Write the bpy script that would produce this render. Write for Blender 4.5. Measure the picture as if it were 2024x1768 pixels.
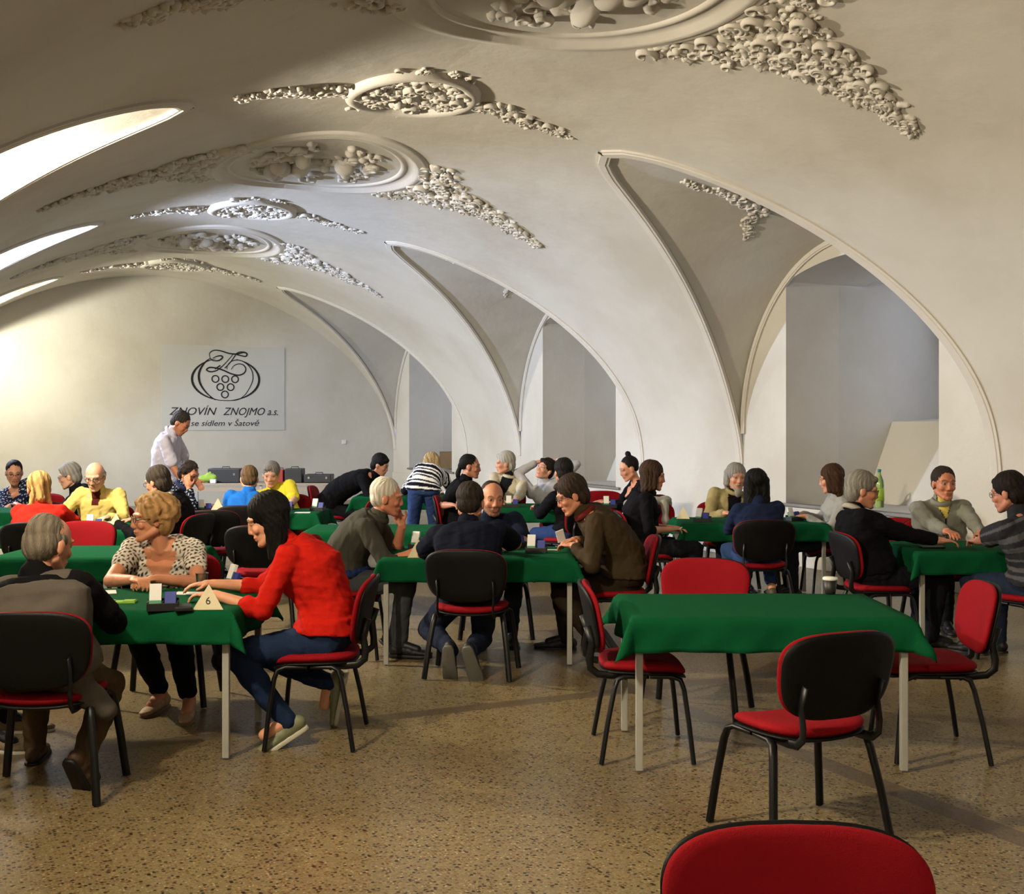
import bpy, bmesh, math, random
import numpy as np
from mathutils import Vector, Matrix, noise
for o in list(bpy.data.objects): bpy.data.objects.remove(o)
SC = bpy.context.scene; COL = SC.collection
rnd = random.Random(7)
# ------------------------------------------------------------------ camera, world, exposure
F = 2350.0; CH = 1.66; HY = 840.0           # focal length in pixels, eye height, horizon row
cam = bpy.data.cameras.new('camera'); camo = bpy.data.objects.new('camera', cam); COL.objects.link(camo)
camo.location = (0, 0, CH); camo.rotation_euler = (math.pi/2, 0, 0)
cam.sensor_fit = 'HORIZONTAL'; cam.sensor_width = 36; cam.lens = 36*F/2024; cam.shift_y = -(884-HY)/2024
cam.clip_start = .05; cam.clip_end = 200
SC.camera = camo
SC.view_settings.view_transform = 'Standard'; SC.view_settings.look = 'None'
SC.view_settings.gamma = 1; SC.view_settings.use_curve_mapping = False
SC.view_settings.exposure = 0.28
wd = bpy.data.worlds.new('world'); SC.world = wd; wd.use_nodes = True
wd.node_tree.nodes['Background'].inputs[0].default_value = (.62, .72, .95, 1)
wd.node_tree.nodes['Background'].inputs[1].default_value = .6
# ------------------------------------------------------------------ the hall's own frame: u along the vault, r across it
SN, CS = .4276, .9040
RC = 3.85; HALF = 5.15; PER = 6.42; UEND = 25.25; USTART = -5.77
CENTRES = [-2.56, 3.86, 10.28, 16.70, 23.12]
def W(u, r, z=0.0): return (r*CS-u*SN, r*SN+u*CS, z)
def lamp(name, loc, energy, col, size=.15):
    l = bpy.data.lights.new(name, 'POINT'); l.energy = energy; l.color = col; l.shadow_soft_size = size
    o = bpy.data.objects.new(name, l); COL.objects.link(o); o.location = loc; return o
def area(name, loc, dirv, energy, col, sx, sy):
    l = bpy.data.lights.new(name, 'AREA'); l.shape = 'RECTANGLE'; l.size = sx; l.size_y = sy; l.energy = energy; l.color = col
    o = bpy.data.objects.new(name, l); COL.objects.link(o); o.location = loc
    o.rotation_euler = Vector(dirv).to_track_quat('-Z', 'Z').to_euler(); return o
WARM = (1, .84, .62); COLD = (.66, .75, 1)
LAMPS = [(-2.56, 260, WARM), (3.86, 420, WARM), (10.28, 700, (1, .88, .70)), (16.70, 1050, COLD), (23.12, 480, (1, .94, .76))]
LAMP_O, LAMP_Z = -4.75, 3.44
for u, e, c in LAMPS:                         # floodlights under the left side vaults: a forward beam and some spill
    lamp('floodlight_spill', W(u, RC+LAMP_O, LAMP_Z), e*.24, c, .12)
    area('floodlight_beam', W(u, RC+LAMP_O+.03, LAMP_Z), (CS, SN, .10), e*.60, c, .24, .24)
for c in CENTRES[1:]:                         # daylight entering the deep window niches of the right wall
    area('window_daylight', W(c-.14, RC+HALF+2.62, 2.55), (-CS, -SN, -.15), 17, (.70, .77, 1), 1.9, 1.3)

# ------------------------------------------------------------------ helpers
def hexc(h):
    h = h.lstrip('#'); v = [int(h[i:i+2], 16)/255 for i in (0, 2, 4)]
    return tuple(((c+.055)/1.055)**2.4 if c > .04045 else c/12.92 for c in v)
def newmat(name):
    m = bpy.data.materials.new(name); m.use_nodes = True; nt = m.node_tree
    return m, nt, nt.nodes['Principled BSDF']
def mat(name, col, rough=.6, metal=0, bump=0, bscale=60, var=0, vscale=4, spec=.5, alpha=1, trans=0, sheen=0):
    if isinstance(col, str): col = hexc(col)
    m, nt, b = newmat(name)
    b.inputs['Base Color'].default_value = (*col, 1); b.inputs['Roughness'].default_value = rough
    b.inputs['Metallic'].default_value = metal; b.inputs['Specular IOR Level'].default_value = spec
    if trans: b.inputs['Transmission Weight'].default_value = trans
    if sheen: b.inputs['Sheen Weight'].default_value = sheen
    tc = nt.nodes.new('ShaderNodeTexCoord')
    if bump:
        n = nt.nodes.new('ShaderNodeTexNoise'); n.inputs['Scale'].default_value = bscale; n.inputs['Detail'].default_value = 6
        bp = nt.nodes.new('ShaderNodeBump'); bp.inputs['Strength'].default_value = bump; bp.inputs['Distance'].default_value = .01
        nt.links.new(tc.outputs['Object'], n.inputs['Vector']); nt.links.new(n.outputs['Fac'], bp.inputs['Height']); nt.links.new(bp.outputs[0], b.inputs['Normal'])
    if var:
        n = nt.nodes.new('ShaderNodeTexNoise'); n.inputs['Scale'].default_value = vscale; n.inputs['Detail'].default_value = 5
        r = nt.nodes.new('ShaderNodeMapRange'); r.inputs['To Min'].default_value = 1-var; r.inputs['To Max'].default_value = 1+var
        mx = nt.nodes.new('ShaderNodeMix'); mx.data_type = 'RGBA'; mx.blend_type = 'MULTIPLY'; mx.inputs[0].default_value = 1
        mx.inputs[6].default_value = (*col, 1)
        nt.links.new(tc.outputs['Object'], n.inputs['Vector']); nt.links.new(n.outputs['Fac'], r.inputs['Value'])
        nt.links.new(r.outputs[0], mx.inputs[7]); nt.links.new(mx.outputs[2], b.inputs['Base Color'])
    return m
def link(name, me, m=None, parent=None, smooth=True):
    if smooth: me.shade_smooth()
    if m: me.materials.append(m)
    o = bpy.data.objects.new(name, me); COL.objects.link(o)
    if parent: o.parent = parent
    return o
def tag(o, label=None, cat=None, group=None, kind=None):
    if label: o['label'] = label
    if cat: o['category'] = cat
    if group: o['group'] = group
    if kind: o['kind'] = kind
    return o
def empty(name, loc=(0, 0, 0), rz=0):
    o = bpy.data.objects.new(name, None); COL.objects.link(o); o.location = loc; o.rotation_euler = (0, 0, rz); o.empty_display_size = .1
    return o
def copy_tree(o, parent=None):
    c = o.copy(); COL.objects.link(c)
    if parent: c.parent = parent
    for ch in list(KIDS.get(o.name, o.children)): copy_tree(ch, c)
    return c
KIDS = {}
class MB:
    """collects plain shapes as numpy blocks, then links them as one mesh"""
    def __init__(s): s.v = []; s.f = []; s.n = 0
    def add(s, v, f):
        v = np.asarray(v, float); s.v.append(v); s.f += [tuple(i+s.n for i in q) for q in f]; s.n += len(v); return s
    def grid(s, P, closed_u=False, cap=False):          # P: rows x cols x 3, rows are rings if closed_u
        R, C = P.shape[:2]; f = []
        for i in range(R-1):
            for j in range(C if closed_u else C-1):
                k = (j+1) % C; f.append((i*C+j, i*C+k, (i+1)*C+k, (i+1)*C+j))
        if cap: f.append(tuple(range(C-1, -1, -1))); f.append(tuple((R-1)*C+j for j in range(C)))
        return s.add(P.reshape(-1, 3), f)
    def box(s, c, d, rot=None, bev=0):
        x, y, z = [q/2 for q in d]
        v = np.array([(a*x, b*y, e*z) for e in (-1, 1) for a, b in ((-1, -1), (1, -1), (1, 1), (-1, 1))])
        f = [(3, 2, 1, 0), (4, 5, 6, 7), (0, 1, 5, 4), (1, 2, 6, 5), (2, 3, 7, 6), (3, 0, 4, 7)]
        if bev:
            bm = bmesh.new(); vs = [bm.verts.new(q) for q in v]
            for q in f: bm.faces.new([vs[i] for i in q])
            bmesh.ops.bevel(bm, geom=list(bm.edges), offset=bev, segments=2, profile=.6, affect='EDGES')
            bm.verts.index_update(); v = np.array([q.co[:] for q in bm.verts]); f = [tuple(w.index for w in q.verts) for q in bm.faces]; bm.free()
        if rot is not None: v = v @ np.array(rot).T
        return s.add(v+np.array(c), f)
    def ell(s, c, r, R=None, nu=16, nv=10):
        a = np.linspace(0, math.pi, nv+1)[1:-1]; t = np.linspace(0, 2*math.pi, nu, endpoint=False)
        v = [(0, 0, 1)]+[(math.sin(p)*math.cos(q), math.sin(p)*math.sin(q), math.cos(p)) for p in a for q in t]+[(0, 0, -1)]
        v = np.array(v)*np.array(r); f = [(0, 1+j, 1+(j+1) % nu) for j in range(nu)]
        for i in range(nv-2):
            for j in range(nu): k = (j+1) % nu; b = 1+i*nu; f.append((b+j, b+nu+j, b+nu+k, b+k))
        b = 1+(nv-2)*nu; L = len(v)-1; f += [(L, b+(j+1) % nu, b+j) for j in range(nu)]
        if R is not None: v = v @ np.array(R).T
        return s.add(v+np.array(c), f)
    def cap(s, p0, r0, p1, r1, n=12):
        p0 = np.array(p0, float); p1 = np.array(p1, float); d = p1-p0; L = np.linalg.norm(d)
        if L < 1e-6: return s.ell(p0, (r0,)*3)
        z = d/L; x, y = perp(z); rows = []
        for a in (-90, -65, -40, -15): A = math.radians(a); rows.append((p0+z*r0*math.sin(A), max(r0*math.cos(A), r0*.03)))
        for a in (15, 40, 65, 90): A = math.radians(a); rows.append((p1+z*r1*math.sin(A), max(r1*math.cos(A), r1*.03)))
        t = np.linspace(0, 2*math.pi, n, endpoint=False); ring = np.outer(np.cos(t), x)+np.outer(np.sin(t), y)
        return s.grid(np.array([c+ring*r for c, r in rows]), True, True)
    def tube(s, pts, r, n=10, sx=1, sy=1, up=(0, 0, 1)):
        pts = [np.array(p, float) for p in pts]; rows = []; t = np.linspace(0, 2*math.pi, n, endpoint=False)
        rr = r if hasattr(r, '__len__') else [r]*len(pts); upv = np.array(up, float)
        for i, p in enumerate(pts):
            d = pts[min(i+1, len(pts)-1)]-pts[max(i-1, 0)]; d = d/np.linalg.norm(d)
            x = np.cross(d, upv)
            if np.linalg.norm(x) < .05: x, y = perp(d)
            x = x/np.linalg.norm(x); y = np.cross(d, x)
            rows.append(p+np.outer(np.cos(t), x)*rr[i]*sx+np.outer(np.sin(t), y)*rr[i]*sy)
        return s.grid(np.array(rows), True, True)
    def lathe(s, prof, c=(0, 0, 0), n=24):
        t = np.linspace(0, 2*math.pi, n, endpoint=False)
        P = np.array([[(r*math.cos(a), r*math.sin(a), z) for a in t] for r, z in prof])+np.array(c)
        return s.grid(P, True, True)
    def mesh(s, name):
        me = bpy.data.meshes.new(name); me.from_pydata(np.concatenate(s.v).tolist(), [], s.f); me.update(); return me
    def build(s, name, m=None, parent=None, smooth=True): return link(name, s.mesh(name), m, parent, smooth)
def perp(z):
    a = np.array((0, 0, 1.)) if abs(z[2]) < .9 else np.array((1., 0, 0)); x = np.cross(a, z); x /= np.linalg.norm(x); return x, np.cross(z, x)
def autosmooth(o, deg=40):
    me = o.data; me.shade_smooth()
    bm = bmesh.new(); bm.from_mesh(me)
    for e in bm.edges:
        if len(e.link_faces) == 2 and e.calc_face_angle(0) > math.radians(deg): e.smooth = False
    bm.to_mesh(me); bm.free(); return o
def at(x, y, z):              # point on the horizontal plane z seen at image position x, y
    Y = (CH-z)*F/(y-HY); return ((x-1012)/F*Y, Y, z)
def atd(x, y, Y): return ((x-1012)/F*Y, Y, CH-(y-HY)*Y/F)
# ------------------------------------------------------------------ materials of the hall
def plaster(name, c1, c2, rough=.9):
    m, nt, b = newmat(name); N = nt.nodes; L = nt.links
    tc = N.new('ShaderNodeTexCoord'); n = N.new('ShaderNodeTexNoise'); n.inputs['Scale'].default_value = .55; n.inputs['Detail'].default_value = 7; n.inputs['Roughness'].default_value = .55
    cr = N.new('ShaderNodeValToRGB'); cr.color_ramp.elements[0].position = .36; cr.color_ramp.elements[0].color = (*hexc(c2), 1)
    cr.color_ramp.elements[1].position = .58; cr.color_ramp.elements[1].color = (*hexc(c1), 1)
    L.new(tc.outputs['Object'], n.inputs['Vector']); L.new(n.outputs['Fac'], cr.inputs['Fac']); L.new(cr.outputs[0], b.inputs['Base Color'])
    n2 = N.new('ShaderNodeTexNoise'); n2.inputs['Scale'].default_value = 3.5; n2.inputs['Detail'].default_value = 8
    bp = N.new('ShaderNodeBump'); bp.inputs['Strength'].default_value = .35; bp.inputs['Distance'].default_value = .03
    L.new(tc.outputs['Object'], n2.inputs['Vector']); L.new(n2.outputs['Fac'], bp.inputs['Height']); L.new(bp.outputs[0], b.inputs['Normal'])
    b.inputs['Roughness'].default_value = rough; b.inputs['Specular IOR Level'].default_value = .2
    return m
M_PLA = plaster('lime_plaster', '#c3c0b7', '#b7b2a6'); M_STU = plaster('stucco', '#c7c3ba', '#bcb7ac')
def terrazzo():
    m, nt, b = newmat('terrazzo'); N = nt.nodes; L = nt.links
    tc = N.new('ShaderNodeTexCoord')
    def vor(scale, lo, hi):
        v = N.new('ShaderNodeTexVoronoi'); v.inputs['Scale'].default_value = scale
        L.new(tc.outputs['Object'], v.inputs['Vector'])
        s = N.new('ShaderNodeSeparateColor'); L.new(v.outputs['Color'], s.inputs[0])
        r = N.new('ShaderNodeValToRGB'); r.color_ramp.interpolation = 'CONSTANT'
        e = r.color_ramp.elements; e[0].color = (0, 0, 0, 1); e[0].position = 0; e[1].color = (1, 1, 1, 1); e[1].position = lo
        L.new(s.outputs[0], r.inputs['Fac'])
        r2 = N.new('ShaderNodeMath'); r2.operation = 'LESS_THAN'; r2.inputs[1].default_value = hi; L.new(v.outputs['Distance'], r2.inputs[0])
        mu = N.new('ShaderNodeMath'); mu.operation = 'MULTIPLY'; L.new(r.outputs[0], mu.inputs[0]); L.new(r2.outputs[0], mu.inputs[1]); return mu
    base = N.new('ShaderNodeRGB'); base.outputs[0].default_value = (*hexc('#6f6346'), 1); prev = base.outputs[0]
    n = N.new('ShaderNodeTexNoise'); n.inputs['Scale'].default_value = 1.2; n.inputs['Detail'].default_value = 4; L.new(tc.outputs['Object'], n.inputs['Vector'])
    def mix(fac, col, prev):
        x = N.new('ShaderNodeMix'); x.data_type = 'RGBA'; L.new(fac, x.inputs[0]); L.new(prev, x.inputs[6]); x.inputs[7].default_value = (*hexc(col), 1); return x.outputs[2]
    prev = mix(vor(110, .55, .55).outputs[0], '#837350', prev)
    prev = mix(vor(70, .64, .48).outputs[0], '#5d4629', prev)
    prev = mix(vor(54, .72, .40).outputs[0], '#20160d', prev)
    prev = mix(vor(80, .93, .40).outputs[0], '#9c8b6b', prev)
    # darker joint bands along the middle of the hall and across it
    sp = N.new('ShaderNodeSeparateXYZ'); L.new(tc.outputs['Object'], sp.inputs[0])
    def band(sock, c, period=0):
        a = N.new('ShaderNodeMath'); a.operation = 'SUBTRACT'; a.inputs[1].default_value = c; L.new(sock, a.inputs[0]); s = a.outputs[0]
        if period:
            q = N.new('ShaderNodeMath'); q.operation = 'PINGPONG'; q.inputs[1].default_value = period/2; L.new(s, q.inputs[0]); s = q.outputs[0]
        ab = N.new('ShaderNodeMath'); ab.operation = 'ABSOLUTE'; L.new(s, ab.inputs[0])
        l = N.new('ShaderNodeMath'); l.operation = 'LESS_THAN'; l.inputs[1].default_value = .07; L.new(ab.outputs[0], l.inputs[0]); return l.outputs[0]
    mx = N.new('ShaderNodeMath'); mx.operation = 'MAXIMUM'; L.new(band(sp.outputs[0], 3.88), mx.inputs[0]); L.new(band(sp.outputs[1], 6.4, 6.42), mx.inputs[1])
    f = N.new('ShaderNodeMath'); f.operation = 'MULTIPLY'; f.inputs[1].default_value = .74; L.new(mx.outputs[0], f.inputs[0])
    prev = mix(f.outputs[0], '#4c4033', prev)
    mul = N.new('ShaderNodeMix'); mul.data_type = 'RGBA'; mul.blend_type = 'MULTIPLY'; mul.inputs[0].default_value = 1
    mr = N.new('ShaderNodeMapRange'); mr.inputs['To Min'].default_value = .8; mr.inputs['To Max'].default_value = 1.12; L.new(n.outputs['Fac'], mr.inputs['Value'])
    L.new(prev, mul.inputs[6]); L.new(mr.outputs[0], mul.inputs[7]); L.new(mul.outputs[2], b.inputs['Base Color'])
    rr = N.new('ShaderNodeMapRange'); rr.inputs['To Min'].default_value = .22; rr.inputs['To Max'].default_value = .42; L.new(n.outputs['Fac'], rr.inputs['Value']); L.new(rr.outputs[0], b.inputs['Roughness'])
    b.inputs['Specular IOR Level'].default_value = .4
    return m
M_FLOOR = terrazzo()

# ------------------------------------------------------------------ vault geometry
ZB, BB, NX = 1.12, 3.60, 1.85
def barrel(o): return ZB+BB*max(0, 1-(abs(o)/HALF)**NX)**(1/NX)
def crown(o): return 3.78+.59*(HALF-abs(o))/3.2
def lunz(o, v):                                   # side vault above the niche at v metres from its centre
    zc = crown(o); return 1.58+(zc-1.58)*math.sqrt(max(0, 1-(v/2.0)**2))
O0 = 1.95
for _ in range(30):                               # where the side vault's crown meets the barrel
    O0 += (barrel(O0)-crown(O0))*.5
def groin(o):
    if abs(o) <= O0: return 0.0
    z = barrel(o); q = (z-1.58)/(crown(o)-1.58)
    return 2.0*math.sqrt(max(0, 1-max(0, q)**2)) if q < 1 else 0.0
def vault_point(u, o):                            # the ceiling's height at a plan position
    z = barrel(o)
    for c in CENTRES:
        v = u-c
        if abs(v) < 2.0 and abs(v) < groin(o): z = lunz(o, v)
    return z
frame = Matrix(((CS, -SN, 0, 0), (SN, CS, 0, 0), (0, 0, 1, 0), (0, 0, 0, 1)))      # hall frame (x = r, y = u) to world
def hall(o): o.matrix_world = frame; return o
def hp(u, o, z): return (RC+o, u, z)
osamp = [HALF*math.sin(a) for a in np.linspace(0, math.pi/2, 60)]
osamp = sorted(set([round(x, 4) for x in osamp if abs(x-O0) > .02]+[O0]))
mb = MB()
for sg in (-1, 1):
    edges = [USTART]+CENTRES+[UEND]
    for i in range(len(edges)-1):
        a, b = edges[i], edges[i+1]; rows = []
        for o in osamp:
            w = groin(o); ua = a+(w if i > 0 else 0); ub = b-(w if i < len(edges)-2 else 0)
            rows.append([hp(u, sg*o, barrel(o)) for u in np.linspace(ua, ub, 26)])
        mb.grid(np.array(rows))
    for c in CENTRES:
        rows = []
        for o in [q for q in osamp if q >= O0]:
            w = groin(o); rows.append([hp(c+w*math.sin(t), sg*o, lunz(o, w*math.sin(t))) for t in np.linspace(-math.pi/2, math.pi/2, 33)])
        P = np.array(rows); P[0, :, 2] = barrel(O0); mb.grid(P)
ceil = tag(hall(mb.build('ceiling', M_PLA)), kind='structure'); autosmooth(ceil, 25)

# moulded ribs that edge each side vault
def rib(pts, nrm_up, w=.07, h=.026):
    pts = [np.array(p) for p in pts]; rows = []
    for i, p in enumerate(pts):
        d = pts[min(i+1, len(pts)-1)]-pts[max(i-1, 0)]; d /= np.linalg.norm(d)
        n = nrm_up(p); n = n-d*np.dot(n, d); n /= np.linalg.norm(n); s = np.cross(d, n)
        rows.append([p-s*w+n*-.02, p-s*w+n*h*.6, p-s*w*.6+n*h*.7, p-s*w*.5+n*h, p+s*w*.5+n*h, p+s*w*.6+n*h*.7, p+s*w+n*h*.6, p+s*w+n*-.02])
    return np.array(rows)
tn = 0
for c in CENTRES:
    for sg in (-1, 1):
        mb = MB(); oo = [q for q in osamp if q >= O0]
        for sd in (-1, 1):
            pts = [hp(c+sd*(groin(o)+.03*min(1, (o-O0)/.35)), sg*o, barrel(o)-.004) for o in oo]
            down = lambda p, sg=sg: np.array((-(p[0]-RC)*.55, 0, -(p[2]-1.0)))/1.0
            mb.grid(rib(pts, down))
        # arch on the wall under the side vault
        t = np.linspace(-math.pi/2, math.pi/2, 41)
        pts = [hp(c+1.955*math.sin(a), sg*(HALF-.01), 1.58+(crown(HALF)-1.58)*math.cos(a)-.03) for a in t]
        mb.grid(rib(pts, lambda p, sg=sg: np.array((-sg*1.0, 0, 0)), .04, .03))
        tn += 1; tag(hall(mb.build('trim_%d' % tn, M_STU, smooth=False)), kind='structure')

# floor
mb = MB(); mb.add([(RC-HALF-2.6, USTART-.3, 0), (RC+HALF+2.6, USTART-.3, 0), (RC+HALF+2.6, UEND+.3, 0), (RC-HALF-2.6, UEND+.3, 0)], [(0, 1, 2, 3)])
tag(hall(mb.build('floor', M_FLOOR, smooth=False)), kind='structure')

# side walls with deep window niches
NA, NB, SILL, NTOP, NDEP = -1.30, 1.12, .70, 3.36, 2.80
def niche_top(v): m = (NA+NB)/2; h = (NB-NA)/2; return NTOP+.20*(1-((v-m)/h)**2)
def side_wall(sg, name):
    mb = MB(); o = sg*HALF
    def col(u0, u1, za, zb):
        mb.add([hp(u0, o, za[0]), hp(u1, o, za[1]), hp(u1, o, zb[1]), hp(u0, o, zb[0])], [(0, 1, 2, 3)])
    last = USTART
    for c in CENTRES:
        col(last, c-2, (0, 0), (ZB, ZB)); last = c+2
        vs = sorted(set(list(np.linspace(-2, NA, 8))+list(np.linspace(NA, NB, 20))+list(np.linspace(NB, 2, 10))))
        top = lambda v: max(ZB, lunz(HALF, v)) if abs(v) < 2 else ZB
        for a, b in zip(vs[:-1], vs[1:]):
            mid = (a+b)/2
            if NA < mid < NB:
                col(c+a, c+b, (0, 0), (SILL, SILL))
                if top(a) > niche_top(a)-.0 or top(b) > niche_top(b): col(c+a, c+b, (niche_top(a), niche_top(b)), (top(a), top(b)))
            else: col(c+a, c+b, (0, 0), (top(a), top(b)))
        # niche: jambs, sill with its steep inner slope, arched soffit
        pr = [(0, SILL), (1.25, SILL), (1.72, 1.70), (NDEP, 1.755)]
        oo = lambda d: sg*(HALF+d)
        for e, spl in ((NA, -.10), (NB, .16)):
            ring = [(0, 0)]+[(.8, 0)]+[(NDEP, spl)]
            for (d0, s0), (d1, s1) in zip(ring[:-1], ring[1:]):
                mb.add([hp(c+e+s0, oo(d0), SILL), hp(c+e+s1, oo(d1), SILL), hp(c+e+s1, oo(d1), 3.7), hp(c+e+s0, oo(d0), 3.7)], [(0, 1, 2, 3)])
        for (d0, z0), (d1, z1) in zip(pr[:-1], pr[1:]):
            mb.add([hp(c+NA-.2, oo(d0), z0), hp(c+NB+.2, oo(d0), z0), hp(c+NB+.2, oo(d1), z1), hp(c+NA-.2, oo(d1), z1)], [(0, 1, 2, 3)])
        vv = np.linspace(NA, NB, 20)
        mb.grid(np.array([[hp(c+v, oo(d), niche_top(v)) for v in vv] for d in (0, 1.2)]))
        mb.grid(np.array([[hp(c+v*1.16, oo(d), niche_top(v)+(d-1.2)*.12) for v in vv] for d in (1.2, NDEP)]))
    col(last, UEND, (0, 0), (ZB, ZB))
    w = hall(mb.build(name, M_PLA, smooth=False)); bm = bmesh.new(); bm.from_mesh(w.data); bmesh.ops.remove_doubles(bm, verts=bm.verts, dist=.0005); bm.to_mesh(w.data); bm.free()
    return tag(w, kind='structure')
side_wall(1, 'wall_right'); side_wall(-1, 'wall_left')
def end_wall(u, name):
    oo = [-q for q in reversed(osamp) if q > 0]+list(osamp); P = np.array([[hp(u, o, 0) for o in oo], [hp(u, o, barrel(o)+.02) for o in oo]])
    return tag(hall(MB().grid(P).build(name, M_PLA, smooth=False)), kind='structure')
end_wall(UEND, 'wall_back'); end_wall(USTART, 'wall_front')
M_WHITE = mat('white_paint', '#d9d9d6', .5); M_GLASS = mat('window_glass', (.8, .88, 1), .05, trans=1)
M_SILL = mat('grey_stone', '#6f6d66', .5, bump=.1)
wn = 0
for sg in (1, -1):
    for c in CENTRES:
        wn += 1; mb = MB(); o = sg*(HALF+NDEP-.04); zc, hh = 2.62, 1.7; hw = (NB-NA)/2+.13; vc = (NA+NB)/2+.03
        for a, b, cc, d in ((0, 0, 0, 0),):
            mb.box(hp(c+vc, o, zc-hh/2), (.08, 2*hw, .09)); mb.box(hp(c+vc, o, zc+hh/2), (.08, 2*hw, .09)); mb.box(hp(c+vc, o, zc), (.06, 2*hw, .05))
            for s in (-1, 0, 1): mb.box(hp(c+vc+s*(hw-.04), o, zc), (.08, .08, hh))
        w = tag(hall(mb.build('window_%d' % wn, M_WHITE, smooth=False)), kind='structure')
        g = MB().box(hp(c+vc, o+sg*.01, zc), (.006, 2*hw, hh)).build('pane', M_GLASS, None, False); g.parent = w; g.matrix_parent_inverse = Matrix()
# stone ledges at the niches and the low plaster dado on the right wall
for i, c in enumerate(CENTRES):
    mb = MB().box(hp(c-.14, HALF+.04, SILL+.012), (.16, 2.60, .035), bev=.006)
    tn += 1; tag(hall(mb.build('trim_%d' % tn, M_SILL, smooth=False)), kind='structure')
tn += 1; tag(hall(MB().box(hp((USTART+UEND)/2, HALF-.012, .30), (.03, UEND-USTART, .60), bev=.008).build('trim_%d' % tn, M_PLA, smooth=False)), kind='structure')
M_BULB = newmat('lamp_diffuser')[0]; b = M_BULB.node_tree.nodes['Principled BSDF']; b.inputs['Emission Color'].default_value = (1, .85, .6, 1); b.inputs['Emission Strength'].default_value = 6
M_STEEL = mat('brushed_metal', '#8c8c8a', .35, 1)
WHERE = ['behind the camera', 'nearest on the left', 'second along the left wall', 'third along the left wall', 'by the back wall']
for (u, e, c), wh in zip(LAMPS, WHERE):       # floodlights on stems high under the left side vaults, all just outside the frame
    t = empty('floodlight', W(u, RC+LAMP_O, LAMP_Z), math.atan2(SN, CS))
    tag(t, 'metal floodlight high under the left side vault, %s' % wh, 'lamp', 'floodlights under the left side vaults')
    L = HALF+NDEP*0+LAMP_O
    MB().tube([(-.02, 0, -.30), (-L-.02, 0, -.30)], .014).build('bracket', M_STEEL, t)
    MB().tube([(0, 0, -.31), (0, 0, -.17)], .014).build('stem', M_STEEL, t)
    MB().lathe([(.02, -.19), (.07, -.19), (.075, -.16), (.05, -.155), (.02, -.16)], (0, 0, 0)).build('base', M_STEEL, t)
# ------------------------------------------------------------------ stucco medallions with leafy garlands on the crown of the vault
def leaf_block(n=7, m=5):
    """one curled acanthus leaf, length 1 along x, raised along z"""
    P = []
    for i in range(n):
        t = i/(n-1); w = .27*math.sin(math.pi*min(1, t*.9+.08))**.7*(1+.18*math.sin(t*17)); zc = .06+.26*math.sin(t*math.pi*.95); row = []
        for j in range(m):
            s = -1+2*j/(m-1); row.append((t, s*w, zc*(1-.55*s*s)+.10*(1-abs(s))*math.sin(t*9)))
        P.append(row)
    P = np.array(P); v = P.reshape(-1, 3); low = v.copy(); low[:, 2] = -.05; k = len(v); f = []
    for i in range(n-1):
        for j in range(m-1): a = i*m+j; f.append((a, a+1, a+m+1, a+m))
    rim = [j for j in range(m)]+[i*m+m-1 for i in range(1, n)]+[(n-1)*m+j for j in range(m-2, -1, -1)]+[i*m for i in range(n-2, 0, -1)]
    for a, b in zip(rim, rim[1:]+rim[:1]): f.append((b, a, a+k, b+k))
    return np.concatenate([v, low]), f
def curl_block(n=15, m=6):
    P = []
    for i in range(n):
        t = i/(n-1); a = t*5.2; R = .46*(1-.68*t); rr = .13*(1-.45*t)+.02
        c = np.array((R*math.cos(a), R*math.sin(a), .12+.10*t)); d = np.array((math.cos(a), math.sin(a), 0))
        P.append([c+d*rr*math.cos(q)+np.array((0, 0, 1.4))*rr*math.sin(q) for q in np.linspace(0, 2*math.pi, m, endpoint=False)])
    q = MB().grid(np.array(P), True, True); return q.v[0], q.f
def bud_block():
    q = MB().ell((0, 0, .12), (.3, .26, .26), None, 7, 5); return q.v[0], q.f
BLK = [leaf_block(), curl_block(), bud_block()]
def sframe(u, o):
    e = .02; zf = vault_point
    p = np.array(hp(u, o, zf(u, o))); du = np.array(hp(u+e, o, zf(u+e, o)))-p; do = np.array(hp(u, o+e, zf(u, o+e)))-p
    du /= np.linalg.norm(du); n = np.cross(do, du); n /= np.linalg.norm(n)
    if n[2] > 0: n = -n
    return p, du, np.cross(n, du), n
def stick(mb, kind, u, o, ang, size, hgt=1.0, sink=0):
    p, a, b, n = sframe(u, o); v, f = BLK[kind]; c, s = math.cos(ang), math.sin(ang)
    x = a*c+b*s; y = -a*s+b*c
    w = p+n*(-sink)+np.outer(v[:, 0]*size, x)+np.outer(v[:, 1]*size, y)+np.outer(v[:, 2]*size*hgt, n)
    if np.dot(np.cross(x, y), n) < 0: f = [q[::-1] for q in f]
    mb.add(w, f)
def garland(mb, u0, o0, u1, o1, w0, w1, n, size, R):
    for i in range(n):
        t = R.random()**.9; w = w0+(w1-w0)*t; wob = .10*math.sin(t*9+u0*3)*(1-t)
        s = (R.random()+R.random()-1); du, do = u1-u0, o1-o0; L = math.hypot(du, do)
        u = u0+du*t+(-do/L)*(s*w+wob); o = o0+do*t+(du/L)*(s*w+wob)
        k = R.choices((0, 1, 2), (5, 4, 1.6))[0]; sz = size*(1-.45*t)*R.uniform(.6, 1.2)*(1.15 if k == 1 else 1)
        ang = math.atan2(do, du)*1.0+R.uniform(-1.3, 1.3)
        stick(mb, k, u, o, ang, sz, R.uniform(.8, 1.25))
def ring(mb, uc, oc, ru, ro, prof, n=72):
    rows = []
    for i in range(n+1):
        a = 2*math.pi*i/n; row = []
        for off, h in prof:
            u = uc+(ru+off)*math.cos(a); o = oc+(ro+off)*math.sin(a); p, _, _, nn = sframe(u, o); row.append(p+nn*h)
        rows.append(row)
    mb.grid(np.array(rows))
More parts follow.
